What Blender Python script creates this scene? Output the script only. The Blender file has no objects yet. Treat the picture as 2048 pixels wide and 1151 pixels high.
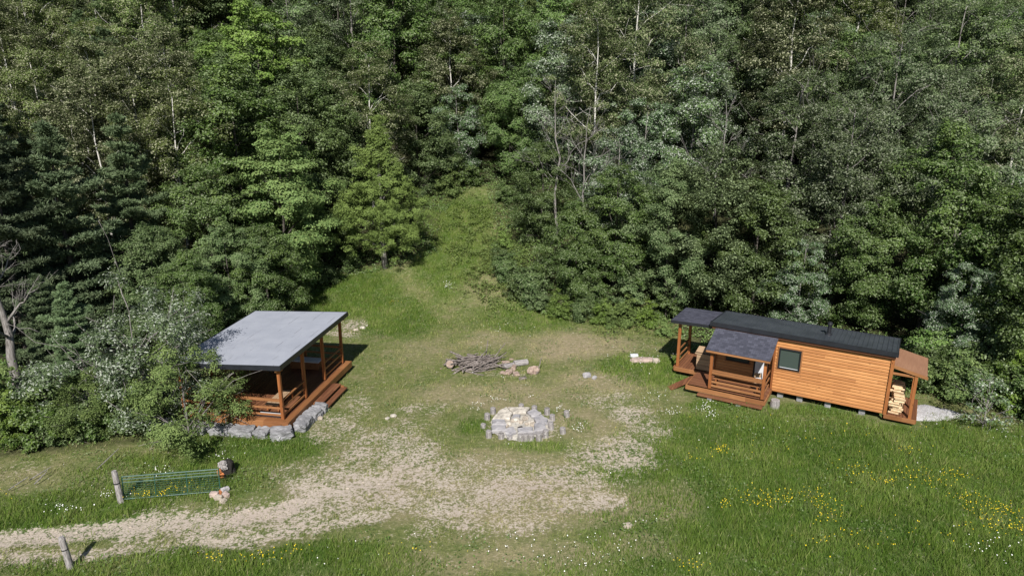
import bpy, bmesh, math, random
import numpy as np
from mathutils import Vector, Matrix, noise as mnoise

S = bpy.context.scene
COL = S.collection
R = math.radians
# ------------------------------------------------------------------ camera, sky, sun, exposure
F_PX, PITCH, CAMZ = 1400.0, R(16.6), 14.2
cam = bpy.data.cameras.new("Camera"); camo = bpy.data.objects.new("Camera", cam); COL.objects.link(camo)
cam.sensor_width = 36.0; cam.lens = 36.0*F_PX/2048; cam.clip_start = .1; cam.clip_end = 3000
camo.location = (0, 0, CAMZ); camo.rotation_euler = (R(90)-PITCH, 0, 0)
S.camera = camo
SUN_EL, SUN_AZ = R(42), R(183.5)          # azimuth measured clockwise from +Y
W = bpy.data.worlds.new("World"); S.world = W; W.use_nodes = True
wn = W.node_tree.nodes; wl = W.node_tree.links
sky = wn.new("ShaderNodeTexSky"); sky.sky_type = 'NISHITA'; sky.sun_disc = False
sky.sun_elevation = SUN_EL; sky.sun_rotation = SUN_AZ
sky.air_density = 1.0; sky.dust_density = .6; sky.ozone_density = 1.3
wl.new(sky.outputs[0], wn['Background'].inputs[0]); wn['Background'].inputs[1].default_value = .052
sl = bpy.data.lights.new("Sun", 'SUN'); sl.energy = 5.0; sl.angle = R(.5); sl.color = (1.0, .955, .9)
slo = bpy.data.objects.new("Sun", sl); COL.objects.link(slo)
to_sun = Vector((math.sin(SUN_AZ)*math.cos(SUN_EL), math.cos(SUN_AZ)*math.cos(SUN_EL), math.sin(SUN_EL)))
slo.rotation_euler = (-to_sun).to_track_quat('-Z', 'Y').to_euler(); slo.location = (0, -20, 40)
S.view_settings.view_transform = 'Standard'; S.view_settings.look = 'None'
S.view_settings.exposure = 0.36; S.view_settings.gamma = 1.0
S.cycles.max_bounces = 5; S.cycles.diffuse_bounces = 3; S.cycles.transmission_bounces = 3; S.cycles.glossy_bounces = 2

# ------------------------------------------------------------------ noise and terrain
def vnoise(x, y, seed=0):
    x = np.asarray(x, float); y = np.asarray(y, float)
    xi = np.floor(x).astype(np.int64); yi = np.floor(y).astype(np.int64); fx = x-xi; fy = y-yi
    def h(a, b):
        n = (a*374761393 + b*668265263 + seed*974634777) & 0xffffffff
        n = ((n ^ (n >> 13))*1274126177) & 0xffffffff
        return ((n ^ (n >> 16)) & 0xffff)/65535.0
    u = fx*fx*(3-2*fx); v = fy*fy*(3-2*fy)
    return (h(xi, yi)*(1-u)+h(xi+1, yi)*u)*(1-v)+(h(xi, yi+1)*(1-u)+h(xi+1, yi+1)*u)*v
def fbm(x, y, seed=0, o=4):
    s = 0; a = .5; t = 0
    for i in range(o):
        s = s+a*vnoise(np.asarray(x)*2**i, np.asarray(y)*2**i, seed+i); t += a; a *= .55
    return s/t
def sstep(a, b, x):
    t = np.clip((np.asarray(x, float)-a)/(b-a), 0, 1); return t*t*(3-2*t)
def terr(x, y):
    x = np.asarray(x, float); y = np.asarray(y, float)
    s = np.maximum(y-40.0-.05*np.abs(x), 0)
    h = .30*(np.sqrt(s*s+16)-4)
    h = np.where(y > 104, h-.30*1.5*(np.maximum(y-104, 0)), h)
    h = np.maximum(h, 0)
    pathx = -4.5 + (y-40)*.12
    h = h + 1.3*sstep(1.5, 5.5, x-pathx)*sstep(42, 48, y)*(1-sstep(56, 66, y))
    amp = .10+.35*sstep(42, 60, y)
    h = h + amp*(fbm(x*.22, y*.22, 5)-.5)*1.4
    return h
def T(x, y): return float(terr(x, y))
CP, SP = math.cos(PITCH), math.sin(PITCH)
_gc = {}
def gp(px, py, z=None):
    k = (px, py, z)
    if k not in _gc: _gc[k] = _gp(px, py, z)
    return _gc[k].copy()
def _gp(px, py, z=None):
    """the world point where the sight line through photo pixel (px,py) meets the terrain (or height z)"""
    u = (px-1024)/F_PX; v = (py-575.5)/F_PX
    d = Vector((u, CP-v*SP, -SP-v*CP))
    if z is not None:
        t = (z-CAMZ)/d.z; return Vector((d.x*t, d.y*t, z))
    t = 5.0
    while t < 400:
        p = d*t
        if CAMZ+p.z <= T(p.x, p.y): break
        t += max(.04, .5*(CAMZ+p.z-T(p.x, p.y)))
    return Vector((d.x*t, d.y*t, T(d.x*t, d.y*t)))
def colx(px, Y, z=None):
    z = T(0, Y) if z is None else z
    return (px-1024)/F_PX*(Y*CP+(CAMZ-z)*SP)

# ------------------------------------------------------------------ materials
def mat(name):
    m = bpy.data.materials.new(name); m.use_nodes = True
    nt = m.node_tree; nt.nodes.clear()
    return m, nt
class NT:
    def __init__(s, nt): s.t = nt
    def n(s, typ, ins=None, **kw):
        nd = s.t.nodes.new(typ)
        for k, v in kw.items(): setattr(nd, k, v)
        for k, v in (ins or {}).items():
            if isinstance(v, bpy.types.NodeSocket): s.t.links.new(v, nd.inputs[k])
            else: nd.inputs[k].default_value = v
        return nd
    def math(s, op, a, b=0.0, clamp=False):
        nd = s.n("ShaderNodeMath", {0: a, 1: b}, operation=op); nd.use_clamp = clamp; return nd.outputs[0]
    def mix(s, f, a, b):
        nd = s.n("ShaderNodeMix", data_type='RGBA')
        for i, v in ((0, f), (6, a), (7, b)):
            if isinstance(v, bpy.types.NodeSocket): s.t.links.new(v, nd.inputs[i])
            else: nd.inputs[i].default_value = (v if i == 0 else (*v, 1) if len(v) == 3 else v)
        return nd.outputs[2]
    def noise(s, vec, scale, detail=4, rough=.55):
        return s.n("ShaderNodeTexNoise", {'Vector': vec, 'Scale': scale, 'Detail': detail, 'Roughness': rough}).outputs[0]
    def rng(s, v, a, b, c=0., d=1.):
        return s.n("ShaderNodeMapRange", {0: v, 1: a, 2: b, 3: c, 4: d}).outputs[0]
    def attr(s, name): return s.n("ShaderNodeAttribute", attribute_name=name).outputs['Fac']
    def bump(s, h, strength=.4, dist=.02): return s.n("ShaderNodeBump", {'Strength': strength, 'Distance': dist, 'Height': h}).outputs[0]
    def principled(s, col, rough=.8, bump=None, metal=0., spec=.3):
        nd = s.n("ShaderNodeBsdfPrincipled", {'Roughness': rough, 'Metallic': metal, 'Specular IOR Level': spec})
        if isinstance(col, bpy.types.NodeSocket): s.t.links.new(col, nd.inputs['Base Color'])
        else: nd.inputs['Base Color'].default_value = (*col, 1)
        if bump is not None: s.t.links.new(bump, nd.inputs['Normal'])
        o = s.n("ShaderNodeOutputMaterial", {0: nd.outputs[0]}); return nd
    def obj(s): return s.n("ShaderNodeTexCoord").outputs['Object']
    def scaled(s, vec, sc): return s.n("ShaderNodeMapping", {'Vector': vec, 'Scale': sc}).outputs[0]
    def sep(s, vec): return s.n("ShaderNodeSeparateXYZ", {0: vec}).outputs

def leaf_mat(name, dark, mid, light, sheen=None, trans=.24, rough=.5, spec=.16, hv=.05):
    m, nt = mat(name); N = NT(nt)
    t = N.attr('tint'); oi = N.n("ShaderNodeObjectInfo").outputs['Random']
    t2 = N.math('ADD', t, N.rng(oi, 0, 1, -.22, .22), True)
    c = N.mix(N.rng(t2, 0, .5), dark, mid); c = N.mix(N.rng(t2, .5, 1), c, light)
    hs = N.n("ShaderNodeHueSaturation", {'Hue': N.rng(oi, 0, 1, .5-hv*.35, .5+hv*.35), 'Saturation': N.rng(N.math('FRACT', N.math('MULTIPLY', oi, 7.13)), 0, 1, .82, 1.08),
              'Value': N.rng(N.math('FRACT', N.math('MULTIPLY', oi, 13.7)), 0, 1, .72, 1.28), 'Color': c}).outputs[0]
    c = hs
    if sheen:
        sp = N.attr('spark'); c = N.mix(N.rng(sp, .72, .78), c, sheen)
    p = N.n("ShaderNodeBsdfPrincipled", {'Base Color': c, 'Roughness': rough, 'Specular IOR Level': spec})
    tr = N.n("ShaderNodeBsdfTranslucent", {'Color': c})
    mx = N.n("ShaderNodeMixShader", {0: trans, 1: p.outputs[0], 2: tr.outputs[0]})
    N.n("ShaderNodeOutputMaterial", {0: mx.outputs[0]}); return m
M = {}
M['maple'] = leaf_mat('maple_leaf', (.026, .054, .013), (.082, .138, .034), (.205, .280, .084), (.22, .28, .14))
M['lime'] = leaf_mat('bright_leaf', (.045, .085, .016), (.11, .175, .034), (.22, .30, .070), (.2, .27, .09))
M['birch'] = leaf_mat('birch_leaf', (.032, .052, .013), (.084, .118, .030), (.195, .240, .078), (.34, .35, .22))
M['pine'] = leaf_mat('pine_needle', (.038, .065, .030), (.100, .150, .070), (.19, .25, .120), trans=.12, spec=.2)
M['cedar'] = leaf_mat('cedar_spray', (.055, .095, .018), (.155, .215, .042), (.26, .34, .075), trans=.15, spec=.2)
M['silver'] = leaf_mat('silver_leaf', (.040, .075, .028), (.105, .165, .070), (.21, .30, .14), (.42, .46, .38))
M['ash'] = leaf_mat('grey_green_leaf', (.034, .060, .022), (.100, .150, .056), (.215, .280, .118), (.26, .29, .2))
M['grass'] = leaf_mat('grass_blade', (.080, .130, .030), (.178, .218, .060), (.38, .345, .18), trans=.35, rough=.6, spec=.15, hv=0)
M['meadow'] = leaf_mat('meadow_blade', (.066, .125, .022), (.145, .220, .046), (.29, .34, .12), trans=.35, rough=.6, spec=.15, hv=0)

def simple(name, col, rough=.8, spec=.3, metal=0., nscale=0, var=.3, bump=0, bscale=None, stretch=(1, 1, 1)):
    m, nt = mat(name); N = NT(nt); c = col; b = None
    if nscale:
        v = N.scaled(N.obj(), stretch); n = N.noise(v, nscale, 6)
        lo = tuple(x*(1-var) for x in col); hi = tuple(min(1, x*(1+var)) for x in col)
        c = N.mix(N.rng(n, .3, .7), lo, hi)
        if bump: b = N.bump(N.noise(v, bscale or nscale*3, 5), bump, .02)
    N.principled(c, rough, b, metal, spec); return m
def bark(name, base, dark, scale=6, stretch=(3, 3, .5), thr=(.35, .65)):
    m, nt = mat(name); N = NT(nt); v = N.scaled(N.obj(), stretch); n = N.noise(v, scale, 6)
    N.principled(N.mix(N.rng(n, *thr), dark, base), .9, N.bump(n, .5, .03)); return m
M['bark'] = bark('bark', (.13, .115, .10), (.045, .04, .033))
M['birch_bark'] = bark('birch_bark', (.62, .60, .55), (.06, .05, .045), 5, (1, 1, 6), (.30, .42))
M['dead_bark'] = bark('dead_bark', (.30, .28, .265), (.11, .10, .09))
M['grey_wood'] = bark('grey_wood', (.40, .375, .365), (.17, .155, .15), 9, (3, 3, .6))
M['stick'] = bark('stick_bark', (.27, .235, .215), (.085, .07, .062), 7, (1, 1, 1))
M['peel'] = bark('split_wood', (.42, .33, .27), (.24, .17, .14), 9, (1, 1, 1))
M['firewood'] = bark('fresh_split_wood', (.72, .56, .36), (.46, .31, .17), 8, (1, 6, 6))

def stained(name, light, mid, dark, axis, pitch, knots=True, rough=.55, seg=3.1, off=0., jv=.0):
    """stained timber: grain runs along 'axis'; boards are 'pitch' wide across 'across'"""
    m, nt = mat(name); N = NT(nt); o = N.obj(); s = N.sep(o)
    along, across = s[axis[0]], s[axis[1]]
    row = N.math('FLOOR', N.math('DIVIDE', N.math('ADD', across, off), pitch))
    rw = N.n("ShaderNodeTexWhiteNoise", {1: row}, noise_dimensions='1D').outputs[0]
    sg = N.math('FLOOR', N.math('ADD', N.math('DIVIDE', along, seg), N.math('MULTIPLY', rw, 9.0)))
    cell = N.n("ShaderNodeTexWhiteNoise", {0: N.n("ShaderNodeCombineXYZ", {0: row, 1: sg}).outputs[0]}, noise_dimensions='2D').outputs[0]
    st = [14, 14, 14]; st[axis[0]] = 1.1
    g = N.noise(N.n("ShaderNodeVectorMath", {0: N.scaled(o, tuple(st)), 1: N.n("ShaderNodeCombineXYZ", {0: N.math('MULTIPLY', cell, 31.), 1: N.math('MULTIPLY', cell, 17.), 2: 0.}).outputs[0]}, operation='ADD').outputs[0], 1.6, 6, .6)
    f = N.math('ADD', N.math('MULTIPLY', cell, .36), N.math('MULTIPLY', g, .80))
    c = N.mix(N.rng(f, .25, .6), dark, mid); c = N.mix(N.rng(f, .6, .95), c, light)
    if knots:
        k = N.n("ShaderNodeTexVoronoi", {'Vector': N.scaled(o, tuple(2.1 if i == axis[0] else 6.5 for i in range(3))), 'Scale': 1.0}).outputs['Distance']
        c = N.mix(N.rng(k, .055, .13, .85, 0.), c, tuple(x*.33 for x in dark))
    big = N.noise(o, .9, 3); c = N.mix(N.rng(big, .35, .7, .25, 0), c, tuple(x*.8 for x in dark))
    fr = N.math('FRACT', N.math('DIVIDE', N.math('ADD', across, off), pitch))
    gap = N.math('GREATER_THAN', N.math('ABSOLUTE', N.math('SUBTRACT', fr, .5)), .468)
    if not jv: c = N.mix(N.math('MULTIPLY', gap, .75), c, (.02, .012, .008))  # dark board joints; on the siding this paints shade into the lap lines
    N.principled(c, rough, N.bump(N.math('SUBTRACT', g, N.math('MULTIPLY', gap, 1.2)), .35, .015), 0, .35); return m
L1, L2, L3 = (.64, .325, .125), (.50, .222, .074), (.33, .130, .040)
D1, D2, D3 = (.28, .130, .064), (.19, .080, .040), (.115, .045, .023)
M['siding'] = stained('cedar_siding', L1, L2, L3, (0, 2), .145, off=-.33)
M['deck_y'] = stained('deck_boards_along_y', D1, D2, D3, (1, 0), .14, False)
M['deck_x'] = stained('deck_boards_along_x', D1, D2, D3, (0, 1), .14, False)
M['beam_x'] = stained('stained_beam_x', (.40, .195, .082), (.30, .135, .053), (.195, .080, .031), (0, 2), .5, True, jv=1)
M['beam_y'] = stained('stained_beam_y', (.40, .195, .082), (.30, .135, .053), (.195, .080, .031), (1, 2), .5, True, jv=1)
M['post'] = stained('stained_post', (.42, .165, .055), (.31, .112, .036), (.20, .068, .022), (2, 0), .5, True, jv=1)
M['soffit'] = stained('soffit_boards', D2, D3, (.07, .025, .012), (0, 1), .15, False)
M['osb'] = stained('brown_panel', (.38, .215, .13), (.30, .16, .095), (.23, .115, .07), (1, 0), 1.22, False, jv=1)
M['plank'] = stained('raw_plank', (.55, .40, .26), (.42, .29, .18), (.30, .2, .12), (0, 2), .3, False)
M['fascia'] = simple('black_fascia', (.016, .018, .024), .45, .5, nscale=3, var=.25)
M['black'] = simple('black_frame', (.014, .016, .02), .4, .5)
M['pipe'] = simple('stove_pipe_metal', (.018, .019, .022), .35, .5, nscale=4)
M['white'] = simple('white_paint', (.62, .64, .67), .5, .4, nscale=4, var=.06)
M['wire_green'] = simple('green_powder_coat', (.022, .078, .054), .45, .5, nscale=6, var=.25)
M['pink_stone'] = simple('pink_stone', (.42, .33, .29), .9, nscale=5, bump=.5)
M['cream_stone'] = simple('cream_stone', (.47, .43, .37), .9, nscale=6, var=.42, bump=.8, bscale=12)
M['char'] = simple('charred_wood', (.025, .022, .02), .9, nscale=8, bump=.6)
M['rust'] = simple('rusty_orange', (.36, .13, .045), .8, nscale=9, var=.4, bump=.4)
M['soil'] = simple('soil', (.20, .155, .11), .95, nscale=2, bump=.5)

def metal_roof():
    m, nt = mat('charcoal_metal'); N = NT(nt); o = N.obj()
    n = N.noise(o, 1.4, 5); n2 = N.noise(N.scaled(o, (6, 1, 1)), 5, 4)
    c = N.mix(N.rng(n, .3, .7), (.060, .070, .084), (.098, .112, .130)); c = N.mix(N.rng(n2, .62, .8, 0, .5), c, (.17, .18, .19))
    N.principled(c, .42, N.bump(n, .08, .02), .35, .5); return m
M['metal'] = metal_roof()
def shingle():
    m, nt = mat('asphalt_shingles'); N = NT(nt); o = N.obj()
    b = N.n("ShaderNodeTexBrick", {'Vector': o, 'Color1': (.034, .036, .052, 1), 'Color2': (.085, .088, .118, 1), 'Mortar': (.03, .03, .038, 1), 'Scale': 1.0, 'Mortar Size': .006, 'Bias': -.1, 'Brick Width': .19, 'Row Height': .135})
    b.offset_frequency = 2
    g = N.noise(o, 60, 2); g2 = N.noise(o, 5, 4)
    c = N.mix(N.rng(g, .3, .7, 0, .35), b.outputs[0], (.12, .125, .155)); c = N.mix(N.rng(g2, .5, .75, 0, .4), c, (.05, .05, .065))
    N.principled(c, .9, N.bump(N.math('ADD', b.outputs[1], N.math('MULTIPLY', g, -.4)), -.5, .012), 0, .2); return m
M['shingle'] = shingle()
def membrane():
    m, nt = mat('grey_roll_roofing'); N = NT(nt); o = N.obj(); s = N.sep(o)
    n = N.noise(o, 1.2, 5); n2 = N.noise(N.scaled(o, (2.5, .35, 1)), 3, 5)
    w = N.noise(N.scaled(o, (.6, 2.5, 1)), 2.5, 5)
    c = N.mix(N.rng(n, .3, .7), (.305, .325, .375), (.36, .38, .43)); c = N.mix(N.rng(n2, .60, .78, 0, .55), c, (.20, .21, .24))
    # seams: rolls ~0.95 m wide laid along the length, wrinkled
    xx = N.math('ADD', s[0], N.math('MULTIPLY', N.math('SUBTRACT', w, .5), .05))
    fr = N.math('FRACT', N.math('DIVIDE', N.math('ADD', xx, 10.), .95))
    seam = N.math('LESS_THAN', N.math('ABSOLUTE', N.math('SUBTRACT', fr, .5)), .010)
    brk = N.rng(N.noise(N.scaled(o, (.8, .5, 1)), 1.7, 3), .50, .56)
    c = N.mix(N.math('MULTIPLY', N.math('MULTIPLY', seam, brk), .9), c, (.07, .07, .08))
    rows = N.math('LESS_THAN', N.math('FRACT', N.math('DIVIDE', N.math('ADD', s[1], N.math('MULTIPLY', w, .06)), .62)), .02)
    c = N.mix(N.math('MULTIPLY', N.math('MULTIPLY', rows, N.rng(N.noise(N.scaled(o, (1.6, 1.2, 1)), 2.1, 3), .55, .6)), .4), c, (.12, .12, .14))
    deb = N.noise(o, 21, 3, .7); c = N.mix(N.math('MULTIPLY', N.rng(deb, .66, .70), N.rng(N.noise(o, .9, 3), .45, .6)), c, (.09, .075, .05))
    N.principled(c, .75, N.bump(N.math('ADD', n2, w), .25, .03), 0, .3); return m
M['membrane'] = membrane()
def stone(name, a, b, c_, lich=.5):
    m, nt = mat(name); N = NT(nt); o = N.obj(); oi = N.n("ShaderNodeObjectInfo").outputs['Random']
    ov = N.n("ShaderNodeVectorMath", {0: o, 1: N.n("ShaderNodeCombineXYZ", {0: N.math('MULTIPLY', oi, 50.), 1: 0., 2: 0.}).outputs[0]}, operation='ADD').outputs[0]
    n = N.noise(ov, 2.5, 8, .65); n2 = N.noise(N.scaled(ov, (1, 1, 3)), 7, 6)
    c = N.mix(N.rng(n, .3, .7), a, b); c = N.mix(N.rng(n2, .55, .72, 0, lich), c, c_)
    N.principled(c, .92, N.bump(N.math('ADD', n, n2), .7, .04), 0, .2); return m
M['stone'] = stone('armour_stone', (.15, .15, .155), (.37, .37, .385), (.09, .09, .095))
M['slab'] = stone('flat_fieldstone', (.24, .235, .25), (.47, .45, .45), (.17, .16, .16))
M['rock'] = stone('small_rock', (.30, .26, .21), (.55, .48, .40), (.20, .17, .14))
M['ash_bed'] = stone('ash_and_gravel', (.30, .29, .27), (.62, .58, .50), (.15, .14, .13), .8)
def glass():
    m, nt = mat('window_glass'); N = NT(nt)
    p = N.principled((.055, .075, .068), .06, None, 0, .8); return m
M['glass'] = glass()
def flower(name, col):
    m, nt = mat(name); N = NT(nt); N.principled(col, .6, None, 0, .2); return m
M['daisy'] = flower('daisy_petal', (.80, .80, .76)); M['yellow'] = flower('buttercup_petal', (.80, .60, .02))

def ground_mat():
    m, nt = mat('ground'); N = NT(nt)
    P = N.n("ShaderNodeNewGeometry").outputs['Position']
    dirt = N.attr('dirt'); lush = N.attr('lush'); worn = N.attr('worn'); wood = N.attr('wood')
    n1 = N.noise(P, 5.5, 6, .62); n2 = N.noise(P, 1.1, 5); n3 = N.noise(P, 13, 4, .65); n4 = N.noise(P, .35, 4)
    g = N.mix(N.rng(n1, .35, .65), (.082, .112, .032), (.170, .182, .068)); g = N.mix(N.rng(n2, .45, .7, 0, .6), g, (.27, .225, .135))
    lg = N.mix(N.rng(n1, .35, .65), (.048, .092, .016), (.095, .155, .030)); lg = N.mix(N.rng(n2, .45, .65, 0, .7), lg, (.10, .125, .04)); g = N.mix(lush, g, lg)
    wc = N.mix(N.rng(n3, .3, .7), (.23, .19, .11), (.38, .31, .21)); g = N.mix(N.math('MULTIPLY', worn, N.rng(n1, .3, .6, .35, 1.)), g, wc)
    d = N.mix(N.rng(n3, .25, .75), (.34, .285, .23), (.53, .47, .395)); d = N.mix(N.rng(n4, .4, .65, 0, .5), d, (.42, .345, .295))
    # dirt shows through where the turf is thin
    f = N.math('ADD', N.math('MULTIPLY', dirt, 1.0), N.math('MULTIPLY', N.math('SUBTRACT', N.math('ADD', N.math('MULTIPLY', n1, .45), N.math('MULTIPLY', n3, .55)), .5), 5.2))
    c = N.mix(N.rng(f, .36, .86), g, d)
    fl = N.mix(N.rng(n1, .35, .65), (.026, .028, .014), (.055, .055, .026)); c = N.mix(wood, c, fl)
    N.principled(c, .95, N.bump(N.math('ADD', n1, n3), .6, .05), 0, .12); return m
M['ground'] = ground_mat()
def gravel_mat():
    m, nt = mat('pale_gravel'); N = NT(nt); P = N.n("ShaderNodeNewGeometry").outputs['Position']
    v = N.n("ShaderNodeTexVoronoi", {'Vector': P, 'Scale': 22.0}).outputs; n = N.noise(P, 3, 5)
    c = N.mix(v['Color'], (.33, .325, .33), (.60, .59, .60)); c = N.mix(N.rng(n, .55, .75, 0, .5), c, (.28, .25, .2))
    N.principled(c, .9, N.bump(v['Distance'], .8, .03), 0, .2); return m
M['gravel'] = gravel_mat()

# ------------------------------------------------------------------ mesh helpers
class MB:
    def __init__(s): s.v = []; s.q = []; s.t = []; s.n = 0; s.tint = []; s.spark = []
    def add(s, V, Q=None, Tr=None, tint=None, spark=None):
        V = np.asarray(V, float).reshape(-1, 3)
        s.v.append(V)
        if Q is not None and len(Q): s.q.append(np.asarray(Q, int).reshape(-1, 4)+s.n)
        if Tr is not None and len(Tr): s.t.append(np.asarray(Tr, int).reshape(-1, 3)+s.n)
        s.tint.append(np.full(len(V), .5) if tint is None else np.broadcast_to(np.asarray(tint, float), (len(V),)))
        s.spark.append(np.zeros(len(V)) if spark is None else np.broadcast_to(np.asarray(spark, float), (len(V),)))
        s.n += len(V)
    def mesh(s, name, m, attrs=False, smooth=False):
        me = bpy.data.meshes.new(name)
        V = np.concatenate(s.v) if s.v else np.zeros((0, 3))
        q = np.concatenate(s.q) if s.q else np.zeros((0, 4), int); t = np.concatenate(s.t) if s.t else np.zeros((0, 3), int)
        loops = np.concatenate([q.ravel(), t.ravel()]).astype(np.int32)
        tot = np.concatenate([np.full(len(q), 4), np.full(len(t), 3)]).astype(np.int32)
        st = np.concatenate([[0], np.cumsum(tot)[:-1]]).astype(np.int32) if len(tot) else tot
        me.vertices.add(len(V)); me.vertices.foreach_set('co', V.astype(np.float32).ravel())
        me.loops.add(len(loops)); me.loops.foreach_set('vertex_index', loops)
        me.polygons.add(len(tot)); me.polygons.foreach_set('loop_start', st); me.polygons.foreach_set('loop_total', tot)
        me.polygons.foreach_set('use_smooth', np.full(len(tot), smooth))
        if attrs:
            for nm, arr in (('tint', s.tint), ('spark', s.spark)):
                a = me.attributes.new(nm, 'FLOAT', 'POINT'); a.data.foreach_set('value', np.concatenate(arr).astype(np.float32))
        me.materials.append(m); me.update(calc_edges=True)
        return me
    def box(s, c, size, rz=0., rx=0., ry=0., bev=.006):
        """box with its long edges slightly chamfered"""
        hx, hy, hz = [k/2 for k in size]; b = min(bev, hx*.4, hy*.4, hz*.4)
        bm = bmesh.new(); bmesh.ops.create_cube(bm, size=1)
        for v in bm.verts: v.co = Vector((v.co.x*2*hx, v.co.y*2*hy, v.co.z*2*hz))
        if b > 0: bmesh.ops.bevel(bm, geom=bm.edges[:], offset=b, segments=1, affect='EDGES')
        mt = Matrix.Translation(Vector(c)) @ Matrix.Rotation(rz, 4, 'Z') @ Matrix.Rotation(ry, 4, 'Y') @ Matrix.Rotation(rx, 4, 'X')
        bmesh.ops.transform(bm, matrix=mt, verts=bm.verts); s.bm(bm)
    def bm(s, bm):
        bm.verts.index_update()
        bmesh.ops.triangulate(bm, faces=[f for f in bm.faces if len(f.verts) > 4])
        V = [v.co[:] for v in bm.verts]
        s.add(V, [[v.index for v in f.verts] for f in bm.faces if len(f.verts) == 4], [[v.index for v in f.verts] for f in bm.faces if len(f.verts) == 3])
        bm.free()
    def hexa(s, P):
        """8 corners: bottom ring 0-3 ccw, top ring 4-7"""
        s.add(P, [[3, 2, 1, 0], [4, 5, 6, 7], [0, 1, 5, 4], [1, 2, 6, 5], [2, 3, 7, 6], [3, 0, 4, 7]])
    def tube(s, pts, rad, k=6, cap=True, jit=0., rng=None):
        pts = np.asarray(pts, float); n = len(pts); rad = np.broadcast_to(np.asarray(rad, float), (n,))
        tg = np.gradient(pts, axis=0); tg /= np.linalg.norm(tg, axis=1)[:, None]+1e-9
        ref = np.array([0, 0, 1.]) if abs(tg[0][2]) < .9 else np.array([1., 0, 0])
        V = []
        for i in range(n):
            a = np.cross(tg[i], ref); a /= np.linalg.norm(a)+1e-9; b = np.cross(tg[i], a)
            th = np.arange(k)*2*math.pi/k
            r = rad[i]*(1+(rng.uniform(-jit, jit, k) if jit else 0))
            V.append(pts[i]+(np.cos(th)*r)[:, None]*a+(np.sin(th)*r)[:, None]*b)
        V = np.concatenate(V); Q = []
        for i in range(n-1):
            for j in range(k):
                Q.append([i*k+j, i*k+(j+1) % k, (i+1)*k+(j+1) % k, (i+1)*k+j])
        Tr = []
        if cap:
            V = np.vstack([V, pts[0], pts[-1]]); c0, c1 = n*k, n*k+1
            for j in range(k):
                Tr.append([c0, (j+1) % k, j]); Tr.append([c1, (n-1)*k+j, (n-1)*k+(j+1) % k])
        s.add(V, Q, Tr)
def link(name, me, parent=None, loc=None, rot=None, scale=None):
    o = bpy.data.objects.new(name, me); COL.objects.link(o)
    if parent: o.parent = parent
    if loc is not None: o.location = loc
    if rot is not None: o.rotation_euler = rot
    if scale is not None: o.scale = scale
    return o
def tag(o, label, cat=None, group=None, kind=None):
    o['label'] = label
    if cat: o['category'] = cat
    if group: o['group'] = group
    if kind: o['kind'] = kind
    return o
def part(name, mb, m, parent, **kw): return link(name, mb.mesh(name, m, **kw), parent)
def empty(name, loc, rz, label, cat, group=None):
    o = link(name, None, None, loc, (0, 0, rz)); return tag(o, label, cat, group)
def one(name, mb, m, loc, rz, label, cat, group=None, **kw):
    return tag(link(name, mb.mesh(name, m, **kw), None, loc, (0, 0, rz)), label, cat, group)
def P1box(parent, name, m, c, size, **kw):
    mb = MB(); mb.box(c, size, **kw); return part(name, mb, m, parent)

# ------------------------------------------------------------------ fields: where turf, dirt and woods are
def poly_px(pts): return [tuple(gp(*p).xy) for p in pts]
OPEN = poly_px([(-260, 1000), (0, 905), (150, 890), (340, 868), (345, 760), (520, 640), (600, 596), (700, 545), (772, 532), (868, 500), (872, 430), (905, 388),
                (950, 362), (985, 368), (1004, 440), (1006, 500), (1012, 555), (1062, 612), (1130, 634), (1250, 648), (1345, 640)]) + \
       [(10.4, 35.6), (12.5, 35.0), (20.0, 30.2), (22.5, 27.0), (30, 22), (60, 5), (60, -50), (-80, -50), (-80, 10)]
def in_poly(x, y, poly):
    x = np.asarray(x, float); y = np.asarray(y, float); c = np.zeros(x.shape, bool); n = len(poly)
    for i in range(n):
        x1, y1 = poly[i]; x2, y2 = poly[(i+1) % n]
        cond = ((y1 > y) != (y2 > y)) & (x < (x2-x1)*(y-y1)/((y2-y1) if y2 != y1 else 1e-9)+x1)
        c ^= cond
    return c
def poly_dist(x, y, poly, closed=True):
    x = np.asarray(x, float); y = np.asarray(y, float); d = np.full(x.shape, 1e9); n = len(poly)
    for i in range(n if closed else n-1):
        x1, y1 = poly[i]; x2, y2 = poly[(i+1) % n]; L = (x2-x1)**2+(y2-y1)**2+1e-9
        t = np.clip(((x-x1)*(x2-x1)+(y-y1)*(y2-y1))/L, 0, 1)
        d = np.minimum(d, np.hypot(x-x1-t*(x2-x1), y-y1-t*(y2-y1)))
    return d
RUTS = [(poly_px([(-200, 1100), (-60, 1090), (60, 1078), (170, 1066), (300, 1052), (430, 1044), (560, 1020), (660, 985), (760, 965)]), .22, .62, .88),
        (poly_px([(-200, 1142), (-60, 1130), (60, 1120), (170, 1110), (260, 1096), (400, 1084), (520, 1072), (640, 1052), (760, 1030)]), .12, .5, .66),
        (poly_px([(300, 1058), (450, 1056), (600, 1030), (720, 995), (840, 970)]), .45, 1.5, .62),
        (poly_px([(850, 1062), (960, 1030), (1080, 990), (1200, 950), (1290, 905), (1320, 850)]), .15, .7, .42),
        (poly_px([(820, 1010), (960, 985), (1100, 955), (1240, 905), (1275, 840), (1240, 790)]), .1, .9, .36)]
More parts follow.
